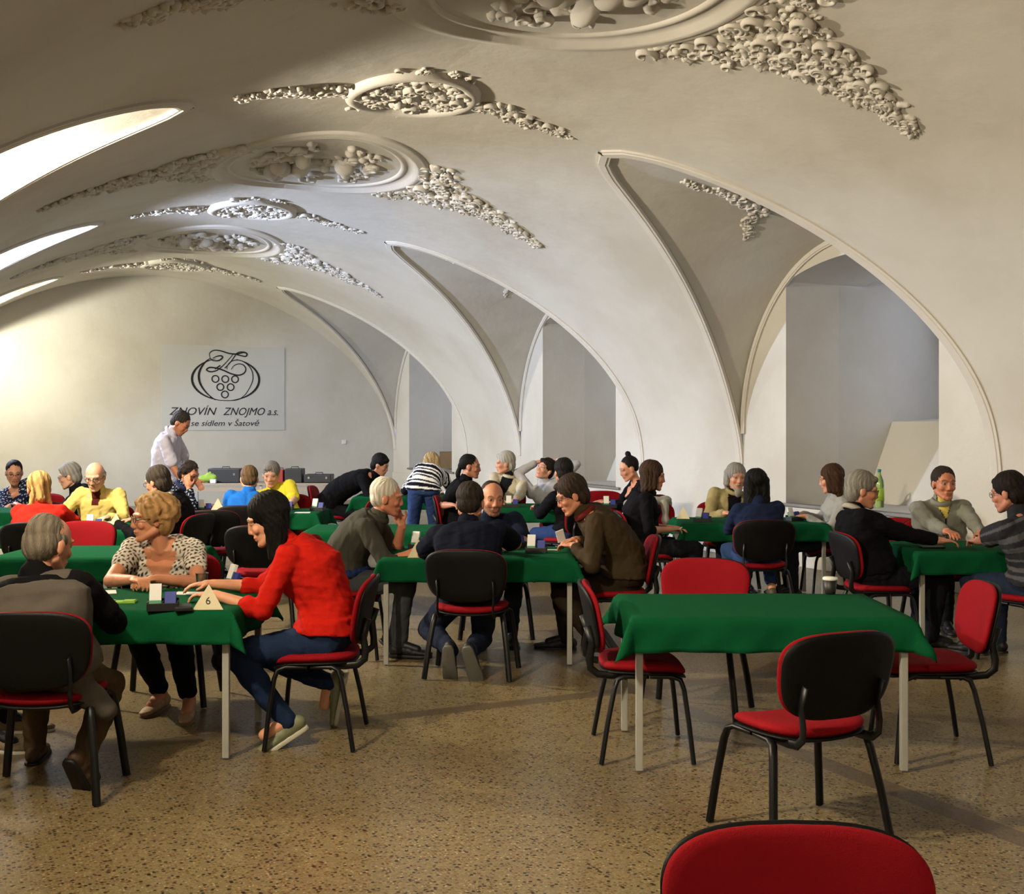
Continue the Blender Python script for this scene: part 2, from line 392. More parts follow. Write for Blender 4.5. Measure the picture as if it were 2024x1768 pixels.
BIG = [c+PER/2 for c in CENTRES[:-1]]; R = random.Random(3)
NMB = {0: 'behind the camera', 1: 'nearest, cut off by the top of the photo', 2: 'second from the camera', 3: 'farthest, near the back wall'}
for i, u in enumerate(BIG):
    if i == 0: continue
    mb = MB(); ring(mb, u, 0, 1.42, 1.12, [(-.17, 0), (-.16, .02), (-.12, .022), (-.10, .005), (-.02, .01), (.02, .045), (.06, .05), (.09, .03), (.12, .035), (.15, .02), (.16, 0)])
    root = hall(mb.build('stucco_medallion', M_STU)); tag(root, 'large oval stucco ceiling medallion, %s' % NMB[i], 'ceiling medallion', 'large oval medallions along the vault')
    mb = MB()
    for k in range(90):
        a = R.uniform(0, 6.28); q = math.sqrt(R.random())*.72; stick(mb, R.choice((0, 2, 1)), u+q*1.35*math.cos(a), q*1.0*math.sin(a), R.uniform(0, 6.28), R.uniform(.12, .24), .9)
    for k in range(7):
        a = R.uniform(0, 6.28); q = R.uniform(0, .55); p, x, y, n = sframe(u+q*1.3*math.cos(a), q*math.sin(a))
        mb.ell(p+n*.05, (R.uniform(.10, .2), R.uniform(.08, .13), .11), np.array([x, y, n]).T, 12, 8)
    tag(mb.build('relief', M_STU, root), kind='stuff')
    for sg in (-1, 1):
        mb = MB(); garland(mb, u, sg*1.22, u+R.uniform(-.1, .1), sg*2.95, .62, .05, 330, .17, R)
        garland(mb, u-.9, sg*1.05, u-.25, sg*1.7, .22, .25, 60, .15, R); garland(mb, u+.9, sg*1.05, u+.25, sg*1.7, .22, .25, 60, .15, R)
        mb.build('garland', M_STU, root)
NMS = {1: 'above the camera', 2: 'nearest round one in view', 3: 'middle one, in the bluish light', 4: 'by the back wall'}
for i, u in enumerate(CENTRES):
    if i in (0, 1): continue
    mb = MB(); ring(mb, u, 0, .62, .55, [(-.07, 0), (-.06, .05), (0, .075), (.06, .05), (.07, 0)])
    root = hall(mb.build('stucco_medallion', M_STU)); tag(root, 'small round leafy stucco ceiling rosette, %s' % NMS[i], 'ceiling medallion', 'small leafy rosettes along the vault')
    mb = MB()
    for k in range(150):
        a = R.uniform(0, 6.28); q = math.sqrt(R.random())*.52; stick(mb, R.choices((0, 1, 2), (5, 2, 1))[0], u+q*math.cos(a), q*math.sin(a), R.uniform(0, 6.28), R.uniform(.10, .2), 1.3)
    tag(mb.build('relief', M_STU, root), kind='stuff')
    for sg in (-1, 1):
        mb = MB(); garland(mb, u, sg*.62, u, sg*1.62, .24, .05, 120, .14, R); garland(mb, u-.45, sg*.35, u-.75, sg*.1, .18, .1, 26, .12, R); garland(mb, u+.45, sg*.35, u+.75, sg*.1, .18, .1, 26, .12, R)
        mb.build('garland', M_STU, root)
for i, c in enumerate(CENTRES):
    if i < 2: continue
    mb = MB(); garland(mb, c, 4.15, c+.05, 3.0, .16, .05, 80, .13, R); garland(mb, c+.1, 4.0, c+.75, 4.3, .12, .04, 40, .12, R); garland(mb, c-.1, 4.0, c-.75, 4.3, .12, .04, 40, .12, R)
    root = hall(mb.build('stucco_cartouche', M_STU)); tag(root, 'stucco leaf spray under the side vault, %s' % {2: 'nearest on the right', 3: 'middle one on the right', 4: 'farthest on the right'}[i], 'ceiling ornament', 'leaf sprays in the side vaults')
# socket on the back wall
t = MB().box(hp(UEND-.012, 3.85+.15, 1.28), (.10, .02, .09), bev=.004).build('wall_socket', M_WHITE); hall(t); tag(t, 'small white double socket on the back wall right of the banner', 'socket')
# ------------------------------------------------------------------ chairs
M_RED = mat('red_fabric', '#7c0913', .85, bump=.25, bscale=320, var=.08, vscale=6, spec=.12)
M_BLK = mat('black_plastic', '#0b0b0b', .5, bump=.15, bscale=240, spec=.18); M_TUBE = mat('black_steel', '#09090a', .42, spec=.3)
def cushion(w, d, th, pw=3.2, n=40, crown_=.4):
    """superellipse pad lying in xy, thickness along z"""
    rows = []; t = np.linspace(0, 2*math.pi, n, endpoint=False)
    ct, st = np.cos(t), np.sin(t); rx = np.sign(ct)*np.abs(ct)**(2/pw); ry = np.sign(st)*np.abs(st)**(2/pw)
    for k, z in ((.02, -1), (.6, -1), (.93, -.9), (1.0, -.35), (1.0, .1), (.97, .5), (.88, .82), (.6, .97), (.3, 1.0), (.02, 1.0)):
        rows.append(np.stack([rx*k*w/2, ry*k*d/2, np.full(n, z*th/2)], 1))
    return np.array(rows)
def bend_seat(P):
    Q = P.copy(); y = P[..., 1]; x = P[..., 0]
    Q[..., 2] += .455-.9*np.clip(y-.10, 0, 1)**2*2.2+.35*x**2-.02*np.sin((y+.2)*4)*.5; return Q
def bend_back(P, shift=0.0):
    Q = np.empty_like(P); x, h, t = P[..., 0], P[..., 1], P[..., 2]
    x = x*(1+.06*np.clip(h/.16, -1, 1)-.10*np.clip(-h/.16, 0, 1)**2)
    Q[..., 0] = x; Q[..., 1] = -.262-.21*h+t+shift+.50*x*x; Q[..., 2] = .688+h+.2*t-.08*x*x*(1 if True else 0); return Q
def make_chair():
    root = empty('conference_chair')
    MB().grid(bend_seat(cushion(.47, .43, .050)), True, True).build('seat', M_RED, root)
    Q = bend_seat(cushion(.475, .435, .022)); Q[..., 2] -= .030
    MB().grid(Q, True, True).build('seat_shell', M_BLK, root)
    MB().grid(bend_back(cushion(.525, .345, .036, 3.6, 56), .006), True, True).build('backrest', M_RED, root)
    MB().grid(bend_back(cushion(.527, .346, .022, 3.6, 56), -.020), True, True).build('back_shell', M_BLK, root)
    for s in (-1, 1):
        f = [(s*.205, .02, .418), (s*.218, .13, .420), (s*.228, .168, .405), (s*.236, .184, .36), (s*.258, .205, .2), (s*.28, .225, .006)]
        b = [(s*.205, .0, .418), (s*.215, -.11, .420), (s*.225, -.142, .405), (s*.234, -.158, .36), (s*.258, -.192, .2), (s*.28, -.225, .006)]
        for q in (f, b): autosmooth(MB().tube(q, .0172, 10, .75, 1.1, (1, 0, 0)).build('leg', M_TUBE, root), 60)
        u = [(s*.175, .02, .418), (s*.178, -.17, .418), (s*.180, -.235, .425), (s*.182, -.272, .455), (s*.182, -.276, .50), (s*.182, -.262, .58), (s*.182, -.29, .66)]
        MB().tube(u, .014, 8, 1.35, .55, (1, 0, 0)).build('back_support', M_TUBE, root)
    MB().tube([(-.21, .12, .412), (.21, .12, .412)], .011).tube([(-.21, -.1, .412), (.21, -.1, .412)], .011).build('crossbar', M_TUBE, root)
    return root
proto = make_chair(); KIDS[proto.name] = list(proto.children); used = [False]
bpy.context.view_layer.update(); KIDS[proto.name] = list(proto.children)
def chair(x, y, deg, label, group='red and black conference chairs', sc=1.0):
    if used[0]: c = copy_tree(proto)
    else: c = proto; used[0] = True
    c.location = (x, y, 0); c.rotation_euler = (0, 0, math.radians(deg)); c.scale = (sc,)*3
    return tag(c, label, 'chair', group)

# ------------------------------------------------------------------ tables under green cloths
M_CLOTH = mat('green_felt', '#0a4729', .9, bump=.2, bscale=260, var=.07, vscale=3, spec=.04)
M_LEG = mat('grey_enamel', '#94948c', .45); M_BOARD = mat('laminate', '#8f7e68', .5, var=.06, vscale=12)
def cloth_mesh(w, d, over, seed):
    R = random.Random(seed); nx, ny = 44, 34; ph = [R.uniform(0, 6.28) for _ in range(6)]
    xs = np.concatenate([np.linspace(-w/2-over, -w/2, 9)[:-1], np.linspace(-w/2, w/2, nx-16), np.linspace(w/2, w/2+over, 9)[1:]])
    ys = np.concatenate([np.linspace(-d/2-over, -d/2, 9)[:-1], np.linspace(-d/2, d/2, ny-16), np.linspace(d/2, d/2+over, 9)[1:]])
    P = np.zeros((len(ys), len(xs), 3))
    for i, b in enumerate(ys):
        for j, a in enumerate(xs):
            cx = max(-w/2, min(w/2, a)); cy = max(-d/2, min(d/2, b)); dx, dy = a-cx, b-cy; L = math.hypot(dx, dy)
            if L < 1e-6: P[i, j] = (a, b, .0015*math.sin(a*7+ph[0])*math.sin(b*5+ph[1])); continue
            ux, uy = dx/L, dy/L; cor = 2*abs(ux*uy)
            rip = .016*math.sin((a+b)*13+ph[2])*(L/over)*(1-cor)+.008*math.sin((a-b)*29+ph[3])*(L/over)
            out = .016*min(1, L/.03)+L*(.07+.42*cor*cor)+rip; dn = L*math.sqrt(max(0, 1-(.07+.42*cor*cor)**2))
            r = .014
            P[i, j] = (cx+ux*out, cy+uy*out, -max(0, dn-.010)*1.0-(.004 if L > .01 else 0))
    return P
TABLE_H = .735
def table(x, y, label_no, place, deg=0, w=1.32, d=.80, over=.165):
    root = empty('folding_table', (x, y, 0), math.radians(deg)); tag(root, 'table with grey legs %s' % place, 'table', 'tables under green cloths')
    MB().box((0, 0, TABLE_H-.012), (w, d, .024), bev=.003).build('tabletop', M_BOARD, root, False)
    mb = MB(); 
    for s in (-1, 1): mb.box((0, s*(d/2-.05), TABLE_H-.05), (w-.1, .025, .05)); mb.box((s*(w/2-.05), 0, TABLE_H-.05), (.025, d-.1, .05))
    mb.build('apron', M_LEG, root, False)
    for a in (-1, 1):
        for b in (-1, 1): MB().box((a*(w/2-.028), b*(d/2-.028), (TABLE_H-.024)/2+.004), (.034, .034, TABLE_H-.032), bev=.004).build('leg', M_LEG, root, False)
    P = cloth_mesh(w+.006, d+.006, over, label_no); mb = MB(); mb.grid(P)
    c = mb.build('tablecloth', M_CLOTH); so = c.modifiers.new('thickness', 'SOLIDIFY'); so.thickness = .003; so.offset = 1
    c.location = (x, y, TABLE_H+.004); c.rotation_euler = (0, 0, math.radians(deg))
    tag(c, 'green cloth on the table %s' % place, 'tablecloth', 'green tablecloths'); return root
TB = {  # centre x, y, place
 1: (1.24, 6.055, 'in the right foreground with nobody at it'),
 3: (-2.05, 6.27, 'in the left foreground with the number 6 card'),
 2: (-.235, 8.57, 'in the middle, before the man in the navy T-shirt'),
 4: (-2.95, 8.62, 'left, just behind the woman in the patterned top'),
 5: (-3.95, 10.78, 'in front of the bald man in the yellow sweater'),
 6: (-2.68, 12.65, 'with the boy in the blue hoodie'),
 7: (-5.72, 12.8, 'at the far left edge by the woman in dotted navy'),
 8: (-1.13, 10.55, 'behind the white-haired man in the grey shirt'),
 9: (.38, 13.5, 'in front of the stretching young man'),
 10: (-1.35, 15.5, 'that the striped woman leans over'),
 11: (2.26, 11.4, 'of the bearded man in the beige jacket'),
 12: (3.6, 8.98, 'of the man in the grey fleece on the right')}
for k, (x, y, pl) in TB.items(): table(x, y, k, pl)
ZT = TABLE_H+.008
# bare wooden table by the back wall
tb = empty('trestle_table', (-3.90, 18.8, 0)); tag(tb, 'long bare wooden table with grey legs by the back wall, holding cases', 'table')
MB().box((0, 0, .735), (2.4, .75, .03), bev=.004).build('tabletop', M_BOARD, tb, False)
for a in (-1.17, .0, 1.17):
    for b in (-1, 1): MB().box((a, b*.33, .36), (.035, .035, .715)).build('leg', M_LEG, tb, False)
MB().box((0, -.33, .66), (2.3, .025, .07)).build('apron', M_BOARD, tb, False)

# ------------------------------------------------------------------ empty chairs
chair(1.17, 4.86, 23, 'red and black chair nearest the foreground table, seen from behind')
chair(.66, 6.07, -112+22, 'red chair at the left end of the empty foreground table')
chair(2.12, 6.06, 86, 'red chair at the right end of the empty foreground table')
chair(1.06, 6.86, 158, 'red chair behind the empty foreground table, facing the camera')
chair(.56, 2.085, 180, 'red chair back cut off at the bottom edge of the photo')
chair(-3.55, 9.60, 178, 'empty red chair behind the gray-haired man in the vest')
chair(-2.03, 9.75, 0, 'black-backed chair tucked under the empty table in the middle')
chair(3.22, 9.95, 172, 'empty red chair left of the man in the grey fleece')
chair(1.13, 14.1, 190, 'empty red chair behind the woman with the hair bun')
chair(-1.78, 12.7, 90, 'empty red chair beside the man in the yellow T-shirt')
chair(-2.85, 11.45, 5, 'black-backed chair behind the boy in the blue hoodie')
chair(-3.98, 8.1, 15, 'dark chair back at the left edge of the photo')
# ------------------------------------------------------------------ people
def fuse(mb, name, vox, smooth=4, fac=.5):
    me = mb.mesh('raw'); o = bpy.data.objects.new('raw', me); COL.objects.link(o)
    r = o.modifiers.new('r', 'REMESH'); r.mode = 'VOXEL'; r.voxel_size = vox; r.adaptivity = 0
    s = o.modifiers.new('s', 'SMOOTH'); s.factor = fac; s.iterations = smooth
    dg = bpy.context.evaluated_depsgraph_get(); out = bpy.data.meshes.new_from_object(o.evaluated_get(dg)); out.name = name
    bpy.data.objects.remove(o); bpy.data.meshes.remove(me); out.materials.clear(); return out
def coords(me): a = np.empty(len(me.vertices)*3); me.vertices.foreach_get('co', a); return a.reshape(-1, 3)
def setcoords(me, a): me.vertices.foreach_set('co', a.reshape(-1)); me.update()
def folds(me, amp, sc, seed, stretch=(1, 1, 1)):
    """cloth wrinkles: sums of warped sines pushed along the normals"""
    co = coords(me); n = np.empty(len(co)*3); me.vertices.foreach_get('normal', n); n = n.reshape(-1, 3); R = np.random.RandomState(seed)
    q = co*np.array(stretch); h = np.zeros(len(co))
    for k in range(5):
        d = R.normal(size=3); d /= np.linalg.norm(d); e = R.normal(size=3); f = sc*(1+k*.55)
        h += np.sin(f*(q@d)+2.2*np.sin(.55*f*(q@e)+R.rand()*6)+R.rand()*6)/(1+k*.5)
    setcoords(me, co+n*(h*amp/2.2)[:, None])
def setcol(me, cols):
    a = me.color_attributes.new('col', 'FLOAT_COLOR', 'POINT'); c = np.ones((len(me.vertices), 4)); c[:, :3] = cols; a.data.foreach_set('color', c.reshape(-1))
def attrmat(name, rough, bump, bscale, spec=.35, sss=0, sheen=0, stretch=None):
    m, nt, b = newmat(name); a = nt.nodes.new('ShaderNodeAttribute'); a.attribute_name = 'col'
    nt.links.new(a.outputs['Color'], b.inputs['Base Color']); b.inputs['Roughness'].default_value = rough; b.inputs['Specular IOR Level'].default_value = spec
    if sss: b.inputs['Subsurface Weight'].default_value = sss; b.inputs['Subsurface Radius'].default_value = (.012, .005, .003); b.inputs['Subsurface Scale'].default_value = 1
    if sheen: b.inputs['Sheen Weight'].default_value = sheen
    tc = nt.nodes.new('ShaderNodeTexCoord'); n = nt.nodes.new('ShaderNodeTexNoise'); n.inputs['Scale'].default_value = bscale; n.inputs['Detail'].default_value = 4
    src = tc.outputs['Object']
    if stretch: mp = nt.nodes.new('ShaderNodeMapping'); mp.inputs['Scale'].default_value = stretch; nt.links.new(src, mp.inputs[0]); src = mp.outputs[0]
    bp = nt.nodes.new('ShaderNodeBump'); bp.inputs['Strength'].default_value = bump; bp.inputs['Distance'].default_value = .006
    nt.links.new(src, n.inputs['Vector']); nt.links.new(n.outputs['Fac'], bp.inputs['Height']); nt.links.new(bp.outputs[0], b.inputs['Normal']); return m
M_SKIN = attrmat('skin', .5, .12, 220, .35, .12); M_FAB = attrmat('fabric', .9, .25, 240, .07); M_HAIR = attrmat('hair', .6, .9, 55, .12, stretch=(6, 6, 1))
M_SHOE = attrmat('shoe_leather', .55, .2, 120); M_RIM = mat('spectacle_frame', '#17110e', .35)
V = lambda *a: np.array(a, float)
def nrm(v): return v/max(1e-9, np.linalg.norm(v))
def fdir(deg): a = math.radians(deg); return V(-math.sin(a), math.cos(a), 0)
def ik(a, t, l1, l2, hint):
    d = t-a; L = np.linalg.norm(d); L2 = min(L, (l1+l2)*.995); L2 = max(L2, abs(l1-l2)*1.05+.02); d = d/L; t = a+d*L2
    x = (l1*l1-l2*l2+L2*L2)/(2*L2); h = math.sqrt(max(0, l1*l1-x*x)); hp_ = hint-d*np.dot(hint, d); return a+d*x+nrm(hp_)*h, t
def bez(P, t): a, b, c, d = P; return a*(1-t)**3+3*b*t*(1-t)**2+3*c*t*t*(1-t)+d*t**3
HAIRC = dict(white='#c9c3b4', grey='#7f7c76', dgrey='#4b4743', black='#0d0b0a', dark='#1b1410', brown='#3c2618', lbrown='#5d4128', blond='#b8935a', fblond='#a98455', silver='#9b988f')
PEOPLE = []
def person(label, pel, yaw, head, hyaw, pitch=8, roll=0, skin='#c58f6d', hair='short', hc='dark', shirt='#333333', sleeve=1.0, pants='#20242c',
           shoes='#1a1a1a', hl=None, hr=None, el=None, er=None, fl=None, fr=None, fat=1.0, vox=.009, sc=1.0, stand=False, pat=None, glasses=False, beard=None,
           collar=None, vest=None, hood=False, extra=None, pantlen=1.0, neck=0, curl=.6, seat=True, seed=None, kl=None, kr=None, toe=(None, None), sh=1.0, female=False, socks='#15151a', handdir=(None, None)):
    seed = seed or len(PEOPLE)+1; R = random.Random(seed)
    f = fdir(yaw); rt = V(f[1], -f[0], 0); up = V(0, 0, 1)
    px, pyt, D = head; top = V(*atd(px, pyt, D)); hfw0 = fdir(hyaw); hs = sc
    p_, r_ = math.radians(pitch), math.radians(roll)
    hs = sc*1.13; sc = sc*1.07
    hf = nrm(hfw0*math.cos(p_)-up*math.sin(p_)); hr_ = V(hfw0[1], -hfw0[0], 0); hu = np.cross(hr_, hf)
    hr2 = hr_*math.cos(r_)+hu*math.sin(r_); hu = np.cross(hr2, hf); hr_ = hr2
    H = np.array([hr_, hf, hu]).T                                  # head frame
    hc0 = top-up*.122*hs; nb = hc0-hu*.112*hs-hf*.040*hs-up*.022*hs    # head centre, neck base
    P0 = V(pel[0], pel[1], (.545 if not stand else .93)*1.0) if len(pel) == 2 else V(*pel)
    sv = nb-P0; L = np.linalg.norm(sv); lean = nrm(sv)
    rtS = nrm(rt-lean*np.dot(rt, lean)); 
    back = nrm(np.cross(lean, rtS))*-1                              # lean x right = forward*-? fixed below
    if np.dot(back, f) > 0: back = -back
    fat_ = fat; ctrl = [P0, P0+up*L*.33+back*.02, nb-lean*L*.36+back*.055*min(1.6, 1+np.dot(lean, f)*1.5), nb]
    # torso profile: t, half width, half depth
    wsh = .172*sc*(.90 if female else 1)*sh
    prof = [(-.10, .10, .09), (-.04, .155, .125), (.05, .172, .135), (.18, .158+.02*(fat-1), .118+.10*(fat-1)), (.34, .146, .112+.12*(fat-1)), (.5, .156, .120+.05*(fat-1)), (.66, .170, .122), (.80, .178, .110), (.89, .148, .090), (.955, .098, .072), (1.0, .066, .060)]
    if female: prof = [(t, w*(.93 if .2 < t < .95 else 1.0), d+(.028*fat if .55 < t < .72 else 0)) for t, w, d in prof]
    def torso(mb, add=0., t0=-9, t1=9, n=22):
        rows = []
        for t, w, d in prof:
            if t < t0 or t > t1: continue
            c = bez(ctrl, t) if t >= 0 else ctrl[0]+(ctrl[0]-bez(ctrl, .05))*(-t/.05)
            tg = nrm(bez(ctrl, min(1, max(t, 0)+.03))-bez(ctrl, max(0, min(t, 1)-.03))); x = nrm(rtS-tg*np.dot(rtS, tg)); y = np.cross(tg, x)
            a = np.linspace(0, 2*math.pi, n, endpoint=False); ca, sa = np.cos(a), np.sin(a); e = .82
            ww = (w*(fat*.7+.3)*sc+add); dd = d*sc+add
            rows.append(c+np.outer(np.sign(ca)*np.abs(ca)**e*ww, x)+np.outer(np.sign(sa)*np.abs(sa)**e*dd, y))
        return mb.grid(np.array(rows), True, True)
    # shoulders, arms
    sc_c = bez(ctrl, .885)-up*.004; S = {}; E = {}; WR = {}
    a1, a2 = .285*sc, .25*sc
    for s, k in ((-1, 'l'), (1, 'r')):
        S[k] = sc_c+rtS*s*wsh
        tgt = {'l': hl, 'r': hr}[k]
        if tgt is None: tgt = P0+f*.42+rt*s*.10; tgt[2] = ZT+.04
        hint = {'l': el, 'r': er}[k]; hint = V(*hint) if hint is not None else rt*s*.55-up*.7-f*.25
        E[k], WR[k] = ik(S[k], V(*tgt), a1, a2, hint)
    fa = .86+.14*fat
    def arm(mb, k, add=0., frac=1.0, taper=0.):
        s_, e_, w_ = S[k], E[k], WR[k]; r = lambda q: (q*fa*(.88 if female else 1))*sc+add
        mb.cap(s_, r(.056), s_+(e_-s_)*.5, r(.050), 14)
        if frac <= .5: q = s_+(e_-s_)*frac*2; mb.cap(s_, r(.056), q, r(.050)+taper, 14); return
        mb.cap(s_, r(.056), e_, r(.041), 14)
        if frac > .5:
            g = (frac-.5)*2; q = e_+(w_-e_)*g; mb.cap(e_, r(.041), e_+(w_-e_)*.35*min(1, g/.35), r(.041), 14); mb.cap(e_+(w_-e_)*.3*min(1, g), r(.040), q, r(.040-.013*g)+taper, 14)
    # legs
    HJ, KN, AN, FD = {}, {}, {}, {}; l1, l2 = .43*sc, .41*sc
    for s, k in ((-1, 'l'), (1, 'r')):
        HJ[k] = P0+rt*s*.085*sc-up*.02
        tg = {'l': fl, 'r': fr}[k]
        if tg is None: tg = P0+rt*s*(.11 if not stand else .09)+f*(.42 if not stand else .0); tg[2] = .085
        tg = V(*tg); kh = {'l': kl, 'r': kr}[k]; kh = V(*kh) if kh is not None else f*1.0+up*(.9 if not stand else 0)+rt*s*.15
        KN[k], AN[k] = ik(HJ[k], tg, l1, l2, kh)
        td = toe[0 if k == 'l' else 1]; FD[k] = nrm(V(*td)) if td is not None else nrm(f+rt*s*.15)
    def leg(mb, k, add=0., frac=1.0):
        h_, k_, a_ = HJ[k], KN[k], AN[k]; r = lambda q: q*sc*(.8+.2*fat)+add
        mb.cap(h_, r(.084), k_, r(.052), 16); g = min(1, max(0, (frac-.5)*2)); q = k_+(a_-k_)*g
        mb.cap(k_, r(.052), k_+(q-k_)*.45, r(.051), 14); mb.cap(k_+(q-k_)*.35, r(.050), q, r(.050-.016*g), 14)
    # --------------------------- body
    mb = MB(); torso(mb, -.014)
    mb.cap(S['l'], .040*sc, S['r'], .040*sc, 12)
    mb.cap(nb-lean*.035, .053*sc*(.9 if female else 1), hc0-hu*.06*hs-hf*.02*hs, .054*sc*(.88 if female else 1), 16)
    def hpnt(x, y, z): return hc0+(H@V(x, y, z))*hs
    fw = .94 if female else 1.0
    mb.ell(hpnt(0, -.012, .030), V(.074, .094, .086)*hs, H, 24, 16)
    mb.ell(hpnt(0, .022, -.012), V(.064*fw, .068, .078)*hs, H, 20, 14)
    mb.ell(hpnt(0, .030, -.058), V(.052*fw, .056, .050)*hs, H, 18, 12)
    mb.ell(hpnt(0, .070, -.096), V(.024*fw, .020, .018)*hs, H)
    for s in (-1, 1):
        mb.cap(hpnt(s*.050, -.005, -.055), .024*hs*fw, hpnt(s*.020, .060, -.092), .020*hs)
        mb.ell(hpnt(s*.036, .062, -.024), V(.024, .018, .022)*hs, H)                    # cheek
        mb.cap(hpnt(s*.014, .083, .030), .0105*hs, hpnt(s*.048, .068, .028), .010*hs, 8)          # brow
        mb.ell(hpnt(s*.031, .074, .010), V(.0135, .011, .010)*hs, H)                  # eyeball bulge
        mb.ell(hpnt(s*.078, -.008, -.008), (H@V(0, 0, 0))*0+V(.009, .020, .031)*hs, H)       # ear
        mb.ell(hpnt(s*.012, .090, -.032), V(.010, .011, .009)*hs, H)
    mb.cap(hpnt(0, .084, .022), .008*hs, hpnt(0, .099, -.026), .0115*hs, 8)             # nose
    mb.cap(hpnt(-.017, .085, -.0565), .0085*hs, hpnt(.017, .085, -.0565), .0085*hs, 8); mb.cap(hpnt(-.013, .083, -.068), .009*hs, hpnt(.013, .083, -.068), .009*hs, 8)
    for k in 'lr': arm(mb, k)
    for s, k in ((-1, 'l'), (1, 'r')):                                              # hands
        w = WR[k]; fd = nrm(w-E[k]); hd = handdir[0 if k == 'l' else 1]
        if hd is not None: fd = nrm(V(*hd))
        elif w[2] < ZT+.09 and abs(w[2]-ZT) < .1: fd = nrm(V(fd[0], fd[1], min(fd[2], 0)*.3)+nrm(f)*.25)
        pn = V(0, 0, -1.) if abs(fd[2]) < .8 else -rt*s
        pn = nrm(pn-fd*np.dot(pn, fd)); sd = np.cross(pn, fd); inn = -rt*s; 
        if np.dot(sd, inn) < 0: sd = -sd                                                # towards the thumb
        B = np.array([sd, fd, pn]).T; h = .92*sc if female else 1.0*sc
        mb.ell(w+fd*.050*h, V(.040, .054, .0155)*h, B, 14, 10); mb.cap(w-fd*.015, .024*h, w+fd*.03*h, .026*h, 10)
        for j, (ox, ln) in enumerate(((.030, .070), (.010, .079), (-.010, .073), (-.029, .058))):
            a = w+fd*.088*h+sd*ox*h; c = curl*(.8+.12*j); q = fd+sd*ox*1.3; seg = [.42, .32, .26]; rr = .0088*h; ang = .0
            for m_, sg_ in enumerate(seg):
                ang += c*(.45 if m_ == 0 else .75); d_ = nrm(q)*math.cos(ang)+pn*math.sin(ang); b_ = a+d_*ln*sg_*h; mb.cap(a, rr, b_, rr*.93, 8); a = b_; rr *= .93
        a = w+fd*.030*h+sd*.030*h; b_ = a+nrm(fd*.75+sd*.85+pn*.3)*.036*h; mb.cap(a, .0125*h, b_, .0105*h, 8); mb.cap(b_, .0105*h, b_+nrm(fd+sd*.25+pn*.45)*.030*h, .009*h, 8)
    for k in 'lr':
        leg(mb, k); mb.cap(AN[k]+V(0, 0, .0), .036*sc, AN[k]+FD[k]*.12*sc-up*.035*(1 if FD[k][2] > -.4 else 0), .030*sc, 10)
    me = fuse(mb, 'person', vox, 2, .45)
    co = coords(me); q = ((co-hc0)@H)/hs                                             # head-local coordinates
    sk = np.array(hexc(skin)); col = np.tile(sk, (len(co), 1)); m = 1+.06*np.sin(co@V(31, 17, 23)+2*np.sin(co@V(9, -21, 13))); col *= m[:, None]
    fr_ = q[:, 1] > .045; inh = (np.abs(q[:, 0]) < .08) & (q[:, 2] > -.12) & (q[:, 2] < .13) & (np.abs(q[:, 1]) < .13)
    def paint(mask, c, a): col[mask] = col[mask]*(1-a)+np.array(hexc(c))*a
    lip = inh & fr_ & (((q[:, 0]/.026)**2+((q[:, 2]+.062)/.011)**2) < 1); paint(lip, '#9a4a40', .55 if female else .4)
    paint(inh & fr_ & (((q[:, 0]/.024)**2+((q[:, 2]+.0615)/.0022)**2) < 1), '#6a3428', .55)
    for s in (-1, 1):
        e2 = ((q[:, 0]-s*.031)/.0155)**2+((q[:, 2]-.010)/.0075)**2; paint(inh & fr_ & (e2 < 1.5), '#5c3a2c', .6)
        paint(inh & fr_ & (e2 < .7), '#b3a596', .6); paint(inh & fr_ & ((((q[:, 0]-s*.031)/.0065)**2+((q[:, 2]-.010)/.007)**2) < 1), '#241710', .92)
        paint(inh & fr_ & ((((q[:, 0]-s*.031)/.022)**2+((q[:, 2]-.031-.004*np.cos((q[:, 0]-s*.031)*90))/.0055)**2) < 1), HAIRC.get(hc, hc), .75)
        paint(inh & fr_ & ((((q[:, 0]-s*.040)/.02)**2+((q[:, 2]+.028)/.018)**2) < 1), '#b5573f', .22)
    paint(inh & (np.abs(q[:, 0]) < .018) & (q[:, 1] > .095) & (q[:, 2] < -.01) & (q[:, 2] > -.045), '#b5573f', .25)
    if beard == 'short': paint(inh & (q[:, 1] > -.03) & (q[:, 2] < -.042) & (((q[:, 0]/.018)**2+((q[:, 2]+.063)/.006)**2) > 1), '#2a1e18', .62); beard = None
    if socks:
        for k in 'lr':
            ax_ = KN[k]-AN[k]; tpar = ((co-AN[k])@ax_)/np.dot(ax_, ax_); m_ = (tpar < .5) & (np.linalg.norm(co-AN[k], axis=1) < .26) & (co[:, 2] < .5); col[m_] = hexc(socks)
    setcol(me, col); body = link('person', me, M_SKIN); tag(body, label, 'person')
    org = V(P0[0], P0[1], 0); kids = []
    def part(name, mesh, m, c=None):
        if c is not None: setcol(mesh, c)
        o = link(name, mesh, m, body); kids.append(o); return o
    def solid(me_, c): return np.tile(np.array(hexc(c) if isinstance(c, str) else c), (len(me_.vertices), 1))
    def flat(mb_, name, m, c, v=None, sm=3, fold=None, paintf=None):
        me_ = fuse(mb_, name, v or max(vox, .0085), sm)
        if fold: folds(me_, *fold)
        cc = solid(me_, c)
        if paintf: cc = paintf(coords(me_), cc)
        return part(name, me_, m, cc)
    # --------------------------- trousers
    mb = MB(); torso(mb, .012, -9, .22)
    for k in 'lr': leg(mb, k, .017, pantlen)
    flat(mb, 'trousers', M_FAB, pants, sm=4, fold=(.006, 26, seed, (1, 1, 1)))
    # --------------------------- shirt
    mb = MB(); torso(mb, .030, .02, .22); torso(mb, .020, .1, .93+(.05 if neck == 0 else -.04 if neck > 1 else .0)); mb.cap(S['l'], .064*sc*fa, S['r'], .064*sc*fa, 14)
